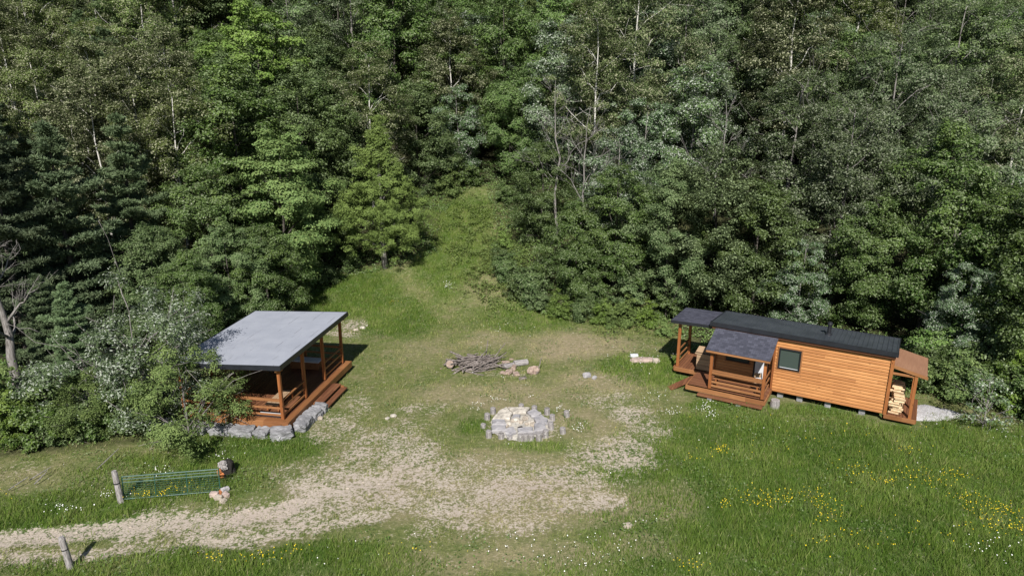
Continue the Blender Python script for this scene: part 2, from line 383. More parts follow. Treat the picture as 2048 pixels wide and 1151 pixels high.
BLOBS = [(700, 965, 3.0, 2.0, .68), (790, 890, 2.6, 2.6, .60), (850, 950, 3.2, 2.2, .60), (330, 1068, 2.5, .5, .55), (480, 1050, 2.6, .8, .6), (700, 830, 1.0, 3.2, .48), (950, 1000, 3.2, 1.6, .62), (1080, 950, 3.6, 1.3, .58),
         (1225, 905, 2.4, 1.5, .66), (1290, 850, 1.3, 2.4, .60), (1240, 800, 1.8, 1.2, .32), (1010, 1040, 2.6, 1.0, .46), (1150, 1005, 2.2, 1.0, .58),
         (860, 820, 1.8, 1.0, .48), (715, 650, 1.2, 1.4, .60), (700, 668, 1.4, .8, .6), (1020, 745, 1.4, .7, .35), (600, 945, 1.6, .8, .4), (1045, 845, 1.7, 1.7, .55), (640, 860, .8, 1.6, .5), (70, 1120, 2.2, .5, .6), (45, 935, 2.0, .8, .18)]
WORN = [(1130, 690, 3.0, 2.6, .95), (1230, 690, 2.0, 1.5, .7), (980, 680, 2.0, 1.6, .55), (1000, 790, 5, 1.6, .65), (1200, 760, 3, 1.5, .7), (1180, 850, 2, 2.0, .7), (860, 700, 2.5, 2.2, .35),
        (960, 570, 1.6, 2.5, .35), (1090, 1000, 5, 2.0, .85), (1330, 1000, 1.6, 1.8, .6), (880, 980, 5, 2.0, .6), (1080, 1110, 2.5, .8, .6), (900, 1120, 2.5, .6, .5), (1000, 920, 3, 1.2, .6), (1290, 1090, 1.6, .8, .5), (150, 960, 4, 1.2, .3), (90, 1125, 3, .7, .5)]
LUSH = [(1650, 822, 3.4, .9, .8), (1450, 812, 2.2, .7, .7), (900, 430, 4, 7, .8), (1700, 950, 12, 5.0, 1.0), (1560, 1060, 7, 3.6, 1.0), (1850, 1080, 9, 5, 1.0), (1500, 860, 3.5, 2.2, .9), (1300, 740, 3, 2.4, .7), (1480, 1120, 5, 2, .9), (1250, 1130, 4, 1.2, .6), (700, 1125, 3.5, 1.0, .95), (450, 1135, 5, 1.0, .95), (200, 1140, 5, .8, 1.0),
        (500, 900, 3.2, 1.6, .9), (330, 960, 4.5, 2.2, .75), (120, 1030, 4.5, 1.8, .9), (700, 590, 4, 4, .9), (800, 640, 3, 4, .6), (900, 500, 3, 8, .7), (1900, 900, 7, 3.0, 1.0), (900, 1010, .9, .6, .7), (1160, 850, .8, .9, .8), (950, 850, .8, 1.0, .6), (1045, 895, 1.6, .6, .8), (1040, 640, 4, 3, .5)]
def blobs(x, y, L):
    out = np.zeros(np.shape(x))
    for px, py, rx, ry, s in L:
        c = gp(px, py); d = np.sqrt(((x-c.x)/rx)**2+((y-c.y)/ry)**2); out = np.maximum(out, s*(1-sstep(.45, 1.25, d)))
    return out
def fields(x, y):
    x = np.asarray(x, float); y = np.asarray(y, float)
    wx = x+1.6*(fbm(x*.35, y*.35, 21)-.5); wy = y+1.2*(fbm(x*.35, y*.35, 22)-.5)
    dirt = blobs(wx, wy, BLOBS)
    for pl, w0, w1, s in RUTS:
        d = poly_dist(wx, y+.35*(wy-y), pl, False); dirt = np.maximum(dirt, s*(1-sstep(w0, w0+w1, d)))
    lush = blobs(wx, wy, LUSH); worn = blobs(wx, wy, WORN)
    inside = in_poly(x, y, OPEN); ed = poly_dist(x, y, OPEN)
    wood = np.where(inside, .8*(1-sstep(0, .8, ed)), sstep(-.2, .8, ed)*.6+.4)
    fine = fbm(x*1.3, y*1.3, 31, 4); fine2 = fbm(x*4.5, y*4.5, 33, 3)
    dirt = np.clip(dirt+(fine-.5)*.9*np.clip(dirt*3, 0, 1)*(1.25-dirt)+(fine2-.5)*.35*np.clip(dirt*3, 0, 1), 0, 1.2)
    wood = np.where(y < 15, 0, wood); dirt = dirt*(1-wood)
    worn = np.clip(worn*(.55+.9*fine), 0, 1); lush = np.clip(lush*(.6+.8*fine), 0, 1)
    return dirt, lush, worn, wood

# ------------------------------------------------------------------ ground
def axis(lo, a, b, hi, step, grow=1.22):
    mid = list(np.arange(a, b+1e-6, step)); s = step; left = []; x = a
    while x > lo: s *= grow; x -= s; left.append(x)
    s = step; right = []; x = b
    while x < hi: s *= grow; x += s; right.append(x)
    return np.array(left[::-1]+mid+right)
xs = axis(-900, -26, 27, 900, .15); ys = axis(-700, 15.5, 62, 1500, .15)
X, Y = np.meshgrid(xs, ys); Z = terr(X, Y)
dirt, lush, worn, wood = fields(X, Y)
Z = Z - .05*np.clip(dirt, 0, 1)+.03*(fbm(X*2.2, Y*2.2, 9)-.5)*np.clip(1-dirt, .3, 1)
nx, ny = len(xs), len(ys)
g = MB(); idx = np.arange(nx*ny).reshape(ny, nx)
g.add(np.stack([X.ravel(), Y.ravel(), Z.ravel()], 1), np.stack([idx[:-1, :-1], idx[:-1, 1:], idx[1:, 1:], idx[1:, :-1]], -1).reshape(-1, 4))
gme = g.mesh('ground', M['ground'], smooth=True)
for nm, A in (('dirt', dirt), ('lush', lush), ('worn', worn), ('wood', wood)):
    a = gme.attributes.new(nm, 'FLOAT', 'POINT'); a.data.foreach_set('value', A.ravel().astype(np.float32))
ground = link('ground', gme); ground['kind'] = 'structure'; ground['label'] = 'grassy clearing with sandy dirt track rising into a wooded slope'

rng = np.random.default_rng(7)
# footprint rectangles kept free of grass: (origin, rotation, x0, x1, y0, y1)
PAV_O = Vector((-9.64, 26.7, 0)); PAV_R = math.atan2(6.1, 1.07)-math.pi/2
CAB_O = Vector((12.0, 29.9, 0)); CAB_R = math.atan2(-.505, .863)
def local(x, y, O, r): return (x-O.x)*math.cos(r)+(y-O.y)*math.sin(r), -(x-O.x)*math.sin(r)+(y-O.y)*math.cos(r)
def blocked(x, y):
    a, b = local(x, y, PAV_O, PAV_R); c, d = local(x, y, CAB_O, CAB_R)
    pit = gp(1042, 850)
    return ((a > -5.1) & (a < .35) & (b > -.35) & (b < 6.6)) | ((c > -2.9) & (c < 4.9) & (d > -.1) & (d < 2.6)) | ((c > -3.4) & (c < .1) & (d > -1.5) & (d < .2)) | \
           ((c > -4.6) & (c < -2.6) & (d > .1) & (d < 2.4)) | ((c > 4.6) & (c < 6.3) & (d > -.3) & (d < 2.5)) | (np.hypot(x-pit.x, y-pit.y) < 1.45)
def blades(x, y, h, w, tint, lean=.75, seg=False):
    n = len(x); z = terr(x, y)-.03; a = rng.uniform(0, 2*math.pi, n); la = rng.uniform(0, 2*math.pi, n); ln = h*lean*rng.uniform(.2, 1, n)
    dx, dy = np.cos(a)*w/2, np.sin(a)*w/2
    V = np.empty((n, 3, 3)); V[:, 0] = np.stack([x-dx, y-dy, z], 1); V[:, 1] = np.stack([x+dx, y+dy, z], 1)
    V[:, 2] = np.stack([x+np.cos(la)*ln+.25*ln, y+np.sin(la)*ln+.15*ln, z+h], 1)
    return V.reshape(-1, 3), np.arange(n*3).reshape(-1, 3), np.repeat(tint, 3)
def scatter_grass(name, N, xr, yr, label, lushsel):
    x = rng.uniform(*xr, N); y = yr[0]+(yr[1]-yr[0])*rng.uniform(0, 1, N)**1.15
    vis = np.abs(x) < .77*(y*CP+(CAMZ)*SP)+1.5
    x, y = x[vis], y[vis]
    D, Lh, Wn, Wd = fields(x, y)
    cl = fbm(x*1.8, y*1.8, 41, 3); cl2 = fbm(x*.5, y*.5, 43, 3); cl3 = fbm(x*5, y*5, 47, 3)
    if lushsel: p = sstep(.25, .6, Lh)*(1-.97*sstep(.35, .6, D))*(1-.6*Wn)*(.45+.9*cl)
    else: p = (1-.965*sstep(.34, .58, D+1.7*(cl3-.5)*np.clip(D*3, 0, 1)))*(.35+.65*cl)*(1-.45*Wn)*(1-.5*sstep(.3, .6, Lh))
    p = p*(1-.75*Wd)
    k = (rng.uniform(0, 1, len(x)) < p) & ~blocked(x, y); x, y, D, Lh, Wn, cl, cl2 = [q[k] for q in (x, y, D, Lh, Wn, cl, cl2)]
    n = len(x); u = rng.uniform(0, 1, n)
    if lushsel:
        h = (.10+.24*cl*Lh)*rng.uniform(.6, 1.4, n); w = .022*rng.uniform(.7, 1.5, n)*(1+.5*(y > 30)); tint = np.clip(.06+.75*(cl2-.28)+.36*u+.75*(cl-.5), 0, 1)
    else:
        h = (.02+.18*cl**1.5+.08*Lh)*rng.uniform(.6, 1.5, n)*(1-.4*Wn); w = .02*rng.uniform(.7, 1.5, n)*(1+.6*(y > 30)); tint = np.clip(.10+.45*Wn+.50*(cl2-.3)+.34*u+.55*(cl-.5), 0, 1)
    k5 = rng.uniform(0, 1, n) < .035; tint = np.where(k5, 1.0, tint); h = np.where(k5, h*1.25, h)
    V, Tq, tt = blades(x, y, h, w, tint); mb = MB(); mb.add(V, None, Tq, tt)
    o = link(name, mb.mesh(name, M['meadow' if lushsel else 'grass'], attrs=True)); tag(o, label, None, None, 'stuff'); return n
scatter_grass('grass', 850000, (-24, 26), (15.5, 60), 'short patchy grass over the clearing', False)
scatter_grass('meadow_grass', 760000, (-22, 27), (15.5, 58), 'long lush green meadow grass', True)

def flowers(name, m, spots, size, label, frac=1.):
    mb = MB()
    for px, py, rx, ry, n in spots:
        n = max(3, int(n*frac)); c = gp(px, py); k_ = .8 if rx < 1.5 else 1.; x = c.x+rng.normal(0, rx*k_, n); y = c.y+rng.normal(0, ry*k_, n)
        k = ~blocked(x, y); x, y = x[k], y[k]; n = len(x); Dd = fields(x, y)
        h = rng.uniform(.12, .32, n)+.1*Dd[1]; z = terr(x, y)+h; s = size*rng.uniform(.7, 1.3, n)
        th = np.arange(6)*math.pi/3; tx = rng.uniform(-.5, .5, n); ty = rng.uniform(-.9, .1, n)
        V = np.empty((n, 7, 3)); V[:, 6] = np.stack([x, y, z+.012], 1)
        for j in range(6):
            ox, oy = np.cos(th[j])*s/2, np.sin(th[j])*s/2
            V[:, j] = np.stack([x+ox, y+oy, z-ox*tx-oy*ty*-1*-1], 1)
        b = np.arange(n)[:, None]*7
        Tq = np.concatenate([np.concatenate([b+j, b+(j+1) % 6, b+6], 1) for j in range(6)])
        mb.add(V.reshape(-1, 3), None, Tq)
    tag(link(name, mb.mesh(name, m)), label, None, None, 'stuff')
flowers('daisies', M['daisy'], [(138, 1030, .35, .12, 55), (225, 1000, .4, .15, 40), (320, 950, .4, .3, 30), (440, 925, .4, .2, 22), (1340, 830, .35, .3, 60), (1310, 800, .5, .4, 45), (1412, 825, .3, .35, 70), (1420, 838, .12, .12, 40),
        (895, 578, .25, .3, 70), (990, 805, .3, .15, 35), (955, 820, .25, .3, 30), (1155, 865, .3, .2, 45), (1118, 822, .25, .25, 35), (1060, 803, .2, .1, 14), (1270, 730, 1.2, 1.0, 45), (1320, 720, .8, .8, 30), (930, 760, 1.5, .6, 18), (970, 700, .7, .5, 14),
        (1085, 1115, 1.8, .5, 60), (1000, 1090, 1.2, .5, 25), (1230, 1105, 1.0, .5, 40), (1700, 1000, 8, 2.5, 60), (2000, 1110, 1.0, .5, 60), (1180, 1140, .8, .2, 30), (660, 1130, 1, .3, 12), (560, 880, 1.0, .5, 12), (1000, 660, 1.0, .8, 30), (1640, 800, .8, .3, 35), (2005, 880, .4, .2, 16), (1290, 1040, .6, .5, 14), (1480, 870, 3, 1, 25), (1040, 890, 1.0, .3, 24), (170, 960, 1.5, .5, 10), (1740, 822, .3, .1, 8)], .031, 'white daisies dotted in loose clumps', .5)
flowers('buttercups', M['yellow'], [(1440, 912, .28, .2, 70), (1395, 930, .3, .2, 22), (1520, 1010, .55, .35, 130), (1448, 1022, .12, .12, 30), (1620, 1000, .5, .35, 60), (1655, 1018, .4, .3, 60), (1655, 1045, .3, .2, 45), (1570, 1012, .2, .15, 20), (1640, 910, 2.5, .8, 40),
        (1810, 910, .5, .2, 35), (1840, 965, .7, .4, 130), (1760, 975, .3, .2, 45), (1915, 960, .3, .2, 55), (1720, 960, .7, .5, 45), (1930, 1005, .4, .3, 60), (1990, 1030, .8, .35, 160), (2020, 1065, .9, .35, 150), (1700, 1090, 1.2, .6, 60), (1900, 1080, 1.6, .5, 50), (300, 1000, .7, .18, 90), (360, 985, .4, .2, 45),
        (540, 1125, .5, .25, 45), (450, 1130, .7, .2, 50), (600, 1115, .4, .15, 25), (1380, 1145, .4, .2, 40), (1500, 890, 2.5, .8, 35), (1780, 870, 2.5, .5, 25), (790, 612, .3, .3, 18), (20, 1000, .5, .4, 10), (820, 1118, .8, .2, 18)], .028, 'yellow buttercups scattered through the meadow', .5)

# loose stones on the bare ground
n = 60000; x = rng.uniform(-20, 12, n); y = rng.uniform(16, 36, n); D_ = fields(x, y)[0]; k = (rng.uniform(0, 1, n) < sstep(.45, .95, D_)*.16) & ~blocked(x, y); x, y = x[k], y[k]; n = len(x)
sz_ = .018+.05*rng.uniform(0, 1, n)**5; z = terr(x, y)-.03; O6 = np.array([[1, 0, 0], [-1, 0, 0], [0, 1, 0], [0, -1, 0], [0, 0, 1], [0, 0, -1.]])
V = np.stack([x, y, z], 1)[:, None, :]+(O6[None]*rng.uniform(.6, 1.3, (n, 6, 3)))*sz_[:, None, None]*np.array([1, 1, .7]); st_ = MB()
st_.add(V.reshape(-1, 3), None, np.concatenate([np.arange(n)[:, None]*6+np.array(t) for t in ([0, 2, 4], [2, 1, 4], [1, 3, 4], [3, 0, 4], [2, 0, 5], [1, 2, 5], [3, 1, 5], [0, 3, 5])]))
tag(link('loose_stones', st_.mesh('loose_stones', M['rock'])), 'small loose stones strewn over the bare ground', None, None, 'stuff')
# gravel patch at the end of the cabin
def sheet(name, pts, m, label, z=.03):
    c = sum((Vector((*p, 0)) for p in pts), Vector())/len(pts); mb = MB(); ring = []
    K = 60; poly = []
    for i in range(K):
        t = i/K*len(pts); a, b = pts[int(t) % len(pts)], pts[(int(t)+1) % len(pts)]; f = t-int(t)
        p = Vector((a[0]*(1-f)+b[0]*f, a[1]*(1-f)+b[1]*f)); d = p-c.xy; p = c.xy+d*(1+.28*(float(fbm(p.x*2.2, p.y*2.2, 3))-.45)); poly.append(p)
    V = [(c.x, c.y, T(c.x, c.y)+z+.05)]
    for f, dz in ((.5, .05), (.85, .03), (1.0, -.05)):
        for p in poly:
            q = c.xy+(p-c.xy)*f; V.append((q.x, q.y, T(q.x, q.y)+z+dz+(.03*(float(vnoise(q.x*5, q.y*5))-.5) if f < 1 else 0)))
    Tr = [[0, 1+i, 1+(i+1) % K] for i in range(K)]; Q = [[1+r*K+i, 1+(r+1)*K+i, 1+(r+1)*K+(i+1) % K, 1+r*K+(i+1) % K] for r in range(2) for i in range(K)]
    mb.add(V, Q, Tr); o = link(name, mb.mesh(name, m, smooth=True)); return tag(o, label, None, None, 'stuff')
sheet('gravel', poly_px([(1812, 812), (1850, 808), (1890, 818), (1930, 828), (1900, 842), (1850, 842), (1805, 840)]), M['gravel'], 'pale grey gravel patch beyond the woodshed end of the cabin')

# ------------------------------------------------------------------ stones and logs
def rock_mesh(seed, size, m, blocky=.0, sub=4, rough=.18):
    bm = bmesh.new(); bmesh.ops.create_icosphere(bm, subdivisions=sub, radius=1)
    for v in bm.verts:
        d = v.co.normalized()
        if blocky:
            mx = max(abs(d.x), abs(d.y), abs(d.z)); c = d/mx; d2 = d.lerp(c, blocky)
        else: d2 = d
        n = mnoise.noise(d*1.3+Vector((seed*3.1, seed, 0)))*rough+mnoise.noise(d*3.4+Vector((seed, 5, seed)))*rough*.5+mnoise.noise(d*8+Vector((seed, 9, 2)))*rough*.22
        v.co = Vector((d2.x*size[0]/2, d2.y*size[1]/2, d2.z*size[2]/2))*(1+n)
    mb = MB(); mb.bm(bm); return mb
def rock(name, seed, loc, size, m, rz, label, cat, group=None, **kw):
    o = one(name, rock_mesh(seed, size, m, **kw), m, loc, rz, label, cat, group, smooth=False); return o
def log_mb(r, L, rg, k=14, bark=True):
    """upright round of wood: bark side and slightly domed sawn top"""
    mb = MB(); zz = [0, L*.5, L*.97, L]; rr = [r*1.05, r, r*.99, r*.9]
    mb.tube([(0, 0, z) for z in zz], rr, k, True, .05, rg); return mb
def log_round(name, loc, r, L, rot, label, cat, group=None, sm='grey_wood', cm='grey_wood'):
    e = empty(name, loc, 0, label, cat, group); e.rotation_euler = rot
    rg = np.random.default_rng(int(abs(loc[0]*1000+loc[1]*77)) % 99999)
    part('bark', log_mb(r, L, rg), M[sm], e, smooth=False)
    mb = MB(); mb.tube([(0, 0, L-.005), (0, 0, L+.006)], [r*.88, r*.85], 14); part('cut_face', mb, M[cm], e)
    return e

# ------------------------------------------------------------------ PAVILION
pv = empty('open_pavilion', (PAV_O.x, PAV_O.y, 0), PAV_R, 'open sided timber pavilion with sloping grey roof on stained deck', 'pavilion')
DZ, WX, LY = .45, 4.55, 6.2
mb = MB()
nb = 33
for i in range(nb):
    x0 = -WX-.15+(WX+.45)*i/nb; w = (WX+.45)/nb-.008
    mb.box((x0+w/2, LY/2, DZ-.02), (w, LY+.5, .038), bev=.004)
part('deck_floor', mb, M['deck_y'], pv)
for nm, c, s, m in (('rim_board', (-WX/2+.075, -.29, DZ-.13), (WX+.53, .06, .30), 'beam_x'), ('rim_board', (.34, LY/2, DZ-.13), (.06, LY+.64, .30), 'beam_y'),
                    ('rim_board', (-WX/2+.075, LY+.29, DZ-.13), (WX+.47, .06, .30), 'beam_x'), ('rim_board', (-WX-.19, LY/2, DZ-.13), (.06, LY+.52, .30), 'beam_y')):
    P1box(pv, nm, M[m], c, s)
P1box(pv, 'edge_board', M['beam_y'], (.235, LY/2, DZ+.02), (.26, LY+.52, .035)); P1box(pv, 'edge_board', M['beam_x'], (-WX/2, -.13, DZ+.019), (WX+.2, .27, .033))
PY = [0, 2.1, 4.1, LY]
def ztop(x): return 3.03+.045*x
for y in PY:
    for x in (0, -WX):
        mb = MB(); zt = ztop(x)-.16; mb.box((x, y, (DZ+.04+zt)/2), (.13, .13, zt-DZ-.04)); part('post', mb, M['post'], pv)
for x in (0, -WX): P1box(pv, 'roof_beam', M['beam_y'], (x, LY/2, ztop(x)-.24), (.09, LY+.5, .18))
for y in (-.1, LY+.1): 
    mb = MB(); mb.hexa([(-WX-.25, y-.045, ztop(-WX-.25)-.30), (.22, y-.045, ztop(.22)-.30), (.22, y+.045, ztop(.22)-.30), (-WX-.25, y+.045, ztop(-WX-.25)-.30),
                        (-WX-.25, y-.045, ztop(-WX-.25)-.13), (.22, y-.045, ztop(.22)-.13), (.22, y+.045, ztop(.22)-.13), (-WX-.25, y+.045, ztop(-WX-.25)-.13)]); part('roof_beam', mb, M['beam_x'], pv)
# roof
RX0, RX1, RY0, RY1 = -4.72, .26, -.34, LY+.42
def slab(x0, x1, y0, y1, top, bot):
    return [(x0, y0, ztop(x0)+bot), (x1, y0, ztop(x1)+bot), (x1, y1, ztop(x1)+bot), (x0, y1, ztop(x0)+bot), (x0, y0, ztop(x0)+top), (x1, y0, ztop(x1)+top), (x1, y1, ztop(x1)+top), (x0, y1, ztop(x0)+top)]
mb = MB(); mb.hexa(slab(RX0, RX1, RY0, RY1, .0, -.11)); roof = part('roof', mb, M['soffit'], pv)
NXr, NYr = 40, 56; gx = np.linspace(RX0+.01, RX1-.01, NXr); gy = np.linspace(RY0+.01, RY1-.01, NYr); GX, GY = np.meshgrid(gx, gy)
GZ = 3.03+.045*GX+.012+.010*(fbm(GX*1.5, GY*.7, 77)-.5); mb = MB(); ii = np.arange(NXr*NYr).reshape(NYr, NXr)
mb.add(np.stack([GX.ravel(), GY.ravel(), GZ.ravel()], 1), np.stack([ii[:-1, :-1], ii[:-1, 1:], ii[1:, 1:], ii[1:, :-1]], -1).reshape(-1, 4)); part('roof_membrane', mb, M['membrane'], roof, smooth=True)
for (x0, x1, y0, y1) in ((RX0-.04, RX1+.04, RY0-.04, RY0-.001), (RX0-.04, RX1+.04, RY1+.001, RY1+.04), (RX0-.04, RX0-.001, RY0, RY1), (RX1+.001, RX1+.04, RY0, RY1)):
    mb = MB(); mb.hexa(slab(x0, x1, y0, y1, .014, -.19)); part('fascia', mb, M['fascia'], roof)
# railings
def rail(y0, y1, x, z, sz=(.04, .10)): P1box(pv, 'rail', M['beam_y'], (x, (y0+y1)/2, DZ+z), (sz[0], y1-y0-.13, sz[1]))
for a, b in ((0, 1), (2, 3)):
    for z, s in ((.86, (.09, .045)), (.52, (.04, .09)), (.18, (.04, .09))): rail(PY[a], PY[b], 0, z, s)
for a, b in ((0, 1), (1, 2), (2, 3)):
    for z, s in ((.86, (.09, .045)), (.52, (.04, .09)), (.18, (.04, .09))): rail(PY[a], PY[b], -WX, z, s)
for y in (0, LY):
    for x0, x1 in ((-1.9, -.065), (-WX+.065, -2.0)):
        for z, s in ((.88, (.11, .10)), (.52, (.06, .08)), (.20, (.06, .08))):
            P1box(pv, 'rail', M['beam_x'], ((x0+x1)/2, y, DZ+z), (x1-x0, s[0], s[1]))
    P1box(pv, 'rail_post', M['post'], (-1.95, y, DZ+.48), (.10, .10, .86))
st = link('steps', None, pv)
P1box(st, 'tread', M['deck_y'], (.62, 3.05, DZ-.14), (.42, 2.1, .05)); P1box(st, 'tread', M['deck_y'], (.98, 3.05, DZ-.28), (.30, 2.1, .05))
for y in (2.05, 4.05): P1box(st, 'stringer', M['beam_y'], (.68, y, DZ-.27), (.62, .05, .2))
# furniture inside
def in_pav(x, y, z=0): 
    v = Matrix.Rotation(PAV_R, 4, 'Z') @ Vector((x, y, z)); return (PAV_O.x+v.x, PAV_O.y+v.y, z)
def bench(name, loc, rz, L, D, H, label, m='beam_x', cat='bench'):
    e = empty(name, loc, rz, label, cat)
    mb = MB()
    for i in range(3): mb.box((0, (i-1)*D/3, H-.02), (L, D/3-.012, .04))
    part('seat', mb, M[m], e)
    for sx in (-1, 1):
        for sy in (-1, 1): P1box(e, 'leg', M['post'], (sx*(L/2-.12), sy*(D/2-.06), (H-.04)/2), (.07, .07, H-.04))
    return e
bench('low_table', in_pav(-.75, 1.2, DZ), PAV_R+R(90), 1.5, .62, .42, 'low plank table inside the pavilion by its front corner railing', 'plank', 'table')
e = empty('white_storage_bench', in_pav(-1.55, 5.4, DZ), PAV_R, 'pale box bench against the back railing of the pavilion', 'bench')
P1box(e, 'box', M['beam_x'], (0, 0, .19), (1.5, .5, .38), bev=.02); P1box(e, 'lid', M['white'], (0, 0, .415), (1.58, .56, .06), bev=.015)
e = empty('door_mat', in_pav(-.75, .36, DZ), PAV_R, 'pale rectangular mat on the pavilion deck behind the front railing', 'mat')
P1box(e, 'weave', M['white'], (0, 0, .012), (1.15, .36, .016), bev=.004); P1box(e, 'border', M['plank'], (0, 0, .004), (1.25, .45, .008), bev=.002)
# armour stones
STN = [(-4.75, -.72, 1.15, .65, .45), (-3.55, -.74, 1.2, .7, .46), (-2.45, -.72, .95, .62, .42), (-1.45, -.72, 1.0, .66, .44), (-.62, -.70, .62, .6, .42), (.22, -.66, .95, .72, .50), (.72, .32, .62, 1.05, .48), (.74, 1.22, .66, .75, .44), (.80, 1.85, .60, .52, .46)]
SL = ['grey boulder at the left end of the row under the pavilion deck', 'second grey boulder from the left under the pavilion front', 'squat grey boulder under the short railing post', 'long grey boulder in the row under the front railing', 'small dark boulder beside the pale corner boulder',
      'large pale boulder at the front corner of the pavilion deck', 'long boulder on the side just behind the corner boulder', 'middle boulder along the open side of the deck', 'squarish boulder touching the lowest step']
for i, (x, y, a, b, c) in enumerate(STN):
    p = in_pav(x, y, c*.30); rock('boulder', 11+i*3.7, p, (a*.97, b*.9, c*1.0), M['stone'], PAV_R+R([3, -4, 2, 5, -3, 24, 2, -3, 5][i]), SL[i], 'boulder', 'boulders edging the pavilion', blocky=.80, rough=.24)
for i, (px, py, s, lb) in enumerate([(725, 657, .34, 'pale pointed rock behind the far pavilion post'), (712, 661, .30, 'flat pinkish rock between the far post and the pale rock'), (733, 652, .22, 'small white rock nearest the grass behind the pavilion'), (640, 838, .3, 'small grey rock in weeds below the steps'), (652, 815, .34, 'low grey rock beside the steps'), (787, 833, .26, 'pale yellow rock alone on the bare ground'), (775, 838, .2, 'little rock touching the pale yellow rock')]):
    p = gp(px, py); rock('rock', 50+i, (p.x, p.y, p.z+s*.15), (s, s*.8, s*.55), M['cream_stone' if i in (0, 2, 5, 6) else 'rock'], i*.7, lb, 'rock', blocky=.3)

# ------------------------------------------------------------------ CABIN
cb = empty('tiny_cabin', (CAB_O.x, CAB_O.y, 0), CAB_R, 'long narrow cedar cabin with black metal roof and porches', 'cabin')
BX0, BX1, BD = -2.72, 4.75, 2.45     # body spans x, depth back (+y)
WZ0, WZ1 = .33, 3.02
def siding(mb, x0, x1, y, z0, z1, ny=-1, pitch=.145):
    """lap siding on a wall facing -y (ny=-1) as real stepped boards"""
    z = z0; V = []; Q = []
    while z < z1-.01:
        zt = min(z+pitch, z1); prof = [(0, z), (.030, z+.006), (.036, z+.026), (.026, z+(zt-z)*.6), (.004, zt-.002)]
        b = len(V)
        for o, zz in prof: V += [(x0, y+ny*o, zz), (x1, y+ny*o, zz)]
        for i in range(len(prof)-1): Q.append([b+2*i, b+2*i+1, b+2*i+3, b+2*i+2])
        z = zt
    mb.add(V, Q)
mb = MB()
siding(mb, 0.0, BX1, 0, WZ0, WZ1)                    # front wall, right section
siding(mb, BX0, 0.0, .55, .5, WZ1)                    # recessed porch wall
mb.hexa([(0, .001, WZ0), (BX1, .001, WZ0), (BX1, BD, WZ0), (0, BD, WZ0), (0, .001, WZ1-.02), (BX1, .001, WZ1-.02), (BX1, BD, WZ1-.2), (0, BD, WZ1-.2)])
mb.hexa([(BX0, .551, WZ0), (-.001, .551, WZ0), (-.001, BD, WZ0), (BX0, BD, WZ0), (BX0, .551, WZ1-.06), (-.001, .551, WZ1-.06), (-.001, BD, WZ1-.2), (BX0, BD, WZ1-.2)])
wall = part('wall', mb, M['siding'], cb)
for x, y, hh in ((BX1+.03, -.045, 0), (BX0-.03, .50, .08), (BX1+.03, BD-.06, .30)): P1box(cb, 'corner_trim', M['post'], (x, y, (WZ0+WZ1-hh)/2-.02), (.13, .10, WZ1-WZ0-hh))
P1box(cb, 'corner_trim', M['post'], (.045, -.04, (WZ0+2.9)/2), (.09, .05, 2.55))
# main roof (corrugated)
QX0, QX1, QY0, QY1 = -2.9, 4.92, -.22, BD+.25
def rz_(y): return 3.20-.105*(y-QY0)
mb = MB(); n = int((QX1-QX0)/.19); xs_ = []
for i in range(n):
    x = QX0+(QX1-QX0)*i/n; w = (QX1-QX0)/n; xs_ += [(x, 0), (x+w*.62, 0), (x+w*.72, .030), (x+w*.90, .030)]
xs_.append((QX1, 0)); V = []; Q = []
for i, (x, o) in enumerate(xs_): V += [(x, QY0-.03, rz_(QY0-.03)+o+.03), (x, QY1+.03, rz_(QY1+.03)+o+.03)]
for i in range(len(xs_)-1): Q.append([2*i, 2*i+2, 2*i+3, 2*i+1])
mb.add(V, Q); rf = part('roof', mb, M['metal'], cb)
mb = MB(); mb.hexa([(QX0+.02, QY0, rz_(QY0)-.12), (QX1-.02, QY0, rz_(QY0)-.12), (QX1-.02, QY1, rz_(QY1)-.12), (QX0+.02, QY1, rz_(QY1)-.12), (QX0+.02, QY0, rz_(QY0)+.022), (QX1-.02, QY0, rz_(QY0)+.022), (QX1-.02, QY1, rz_(QY1)+.022), (QX0+.02, QY1, rz_(QY1)+.022)])
part('roof_deck', mb, M['soffit'], rf)
for (x0, x1, y0, y1, d) in ((QX0-.03, QX1+.03, QY0-.035, QY0-.002, .15), (QX0-.03, QX1+.03, QY1+.002, QY1+.035, .15), (QX0-.02, QX0+.017, QY0, QY1, .15), (QX1-.017, QX1+.02, QY0, QY1, .15)):
    mb = MB(); mb.hexa([(x0, y0, rz_(y0)-d), (x1, y0, rz_(y0)-d), (x1, y1, rz_(y1)-d), (x0, y1, rz_(y1)-d), (x0, y0, rz_(y0)+.062), (x1, y0, rz_(y0)+.062), (x1, y1, rz_(y1)+.062), (x0, y1, rz_(y1)+.062)]); part('fascia', mb, M['fascia'], rf)
P1box(rf, 'eave_board', M['soffit'], ((QX0+QX1)/2, QY0+.06, rz_(QY0)-.20), (QX1-QX0-.12, .05, .14))
# stove pipe
ch = link('chimney', None, cb); cx, cy = 2.08, 1.15
mb = MB(); mb.tube([(cx, cy, rz_(cy)-.1), (cx, cy, rz_(cy)+.52)], .085, 18); part('flue', mb, M['pipe'], ch, smooth=False)
mb = MB(); mb.tube([(cx, cy, rz_(cy)+.52), (cx, cy, rz_(cy)+.56), (cx, cy, rz_(cy)+.62), (cx, cy, rz_(cy)+.66)], [.12, .12, .10, .04], 18); part('cap', mb, M['pipe'], ch)
mb = MB(); mb.tube([(cx, cy, rz_(cy)+.0), (cx, cy, rz_(cy)+.075), (cx, cy, rz_(cy)+.13)], [.17, .15, .09], 18); part('flashing', mb, M['pipe'], ch)
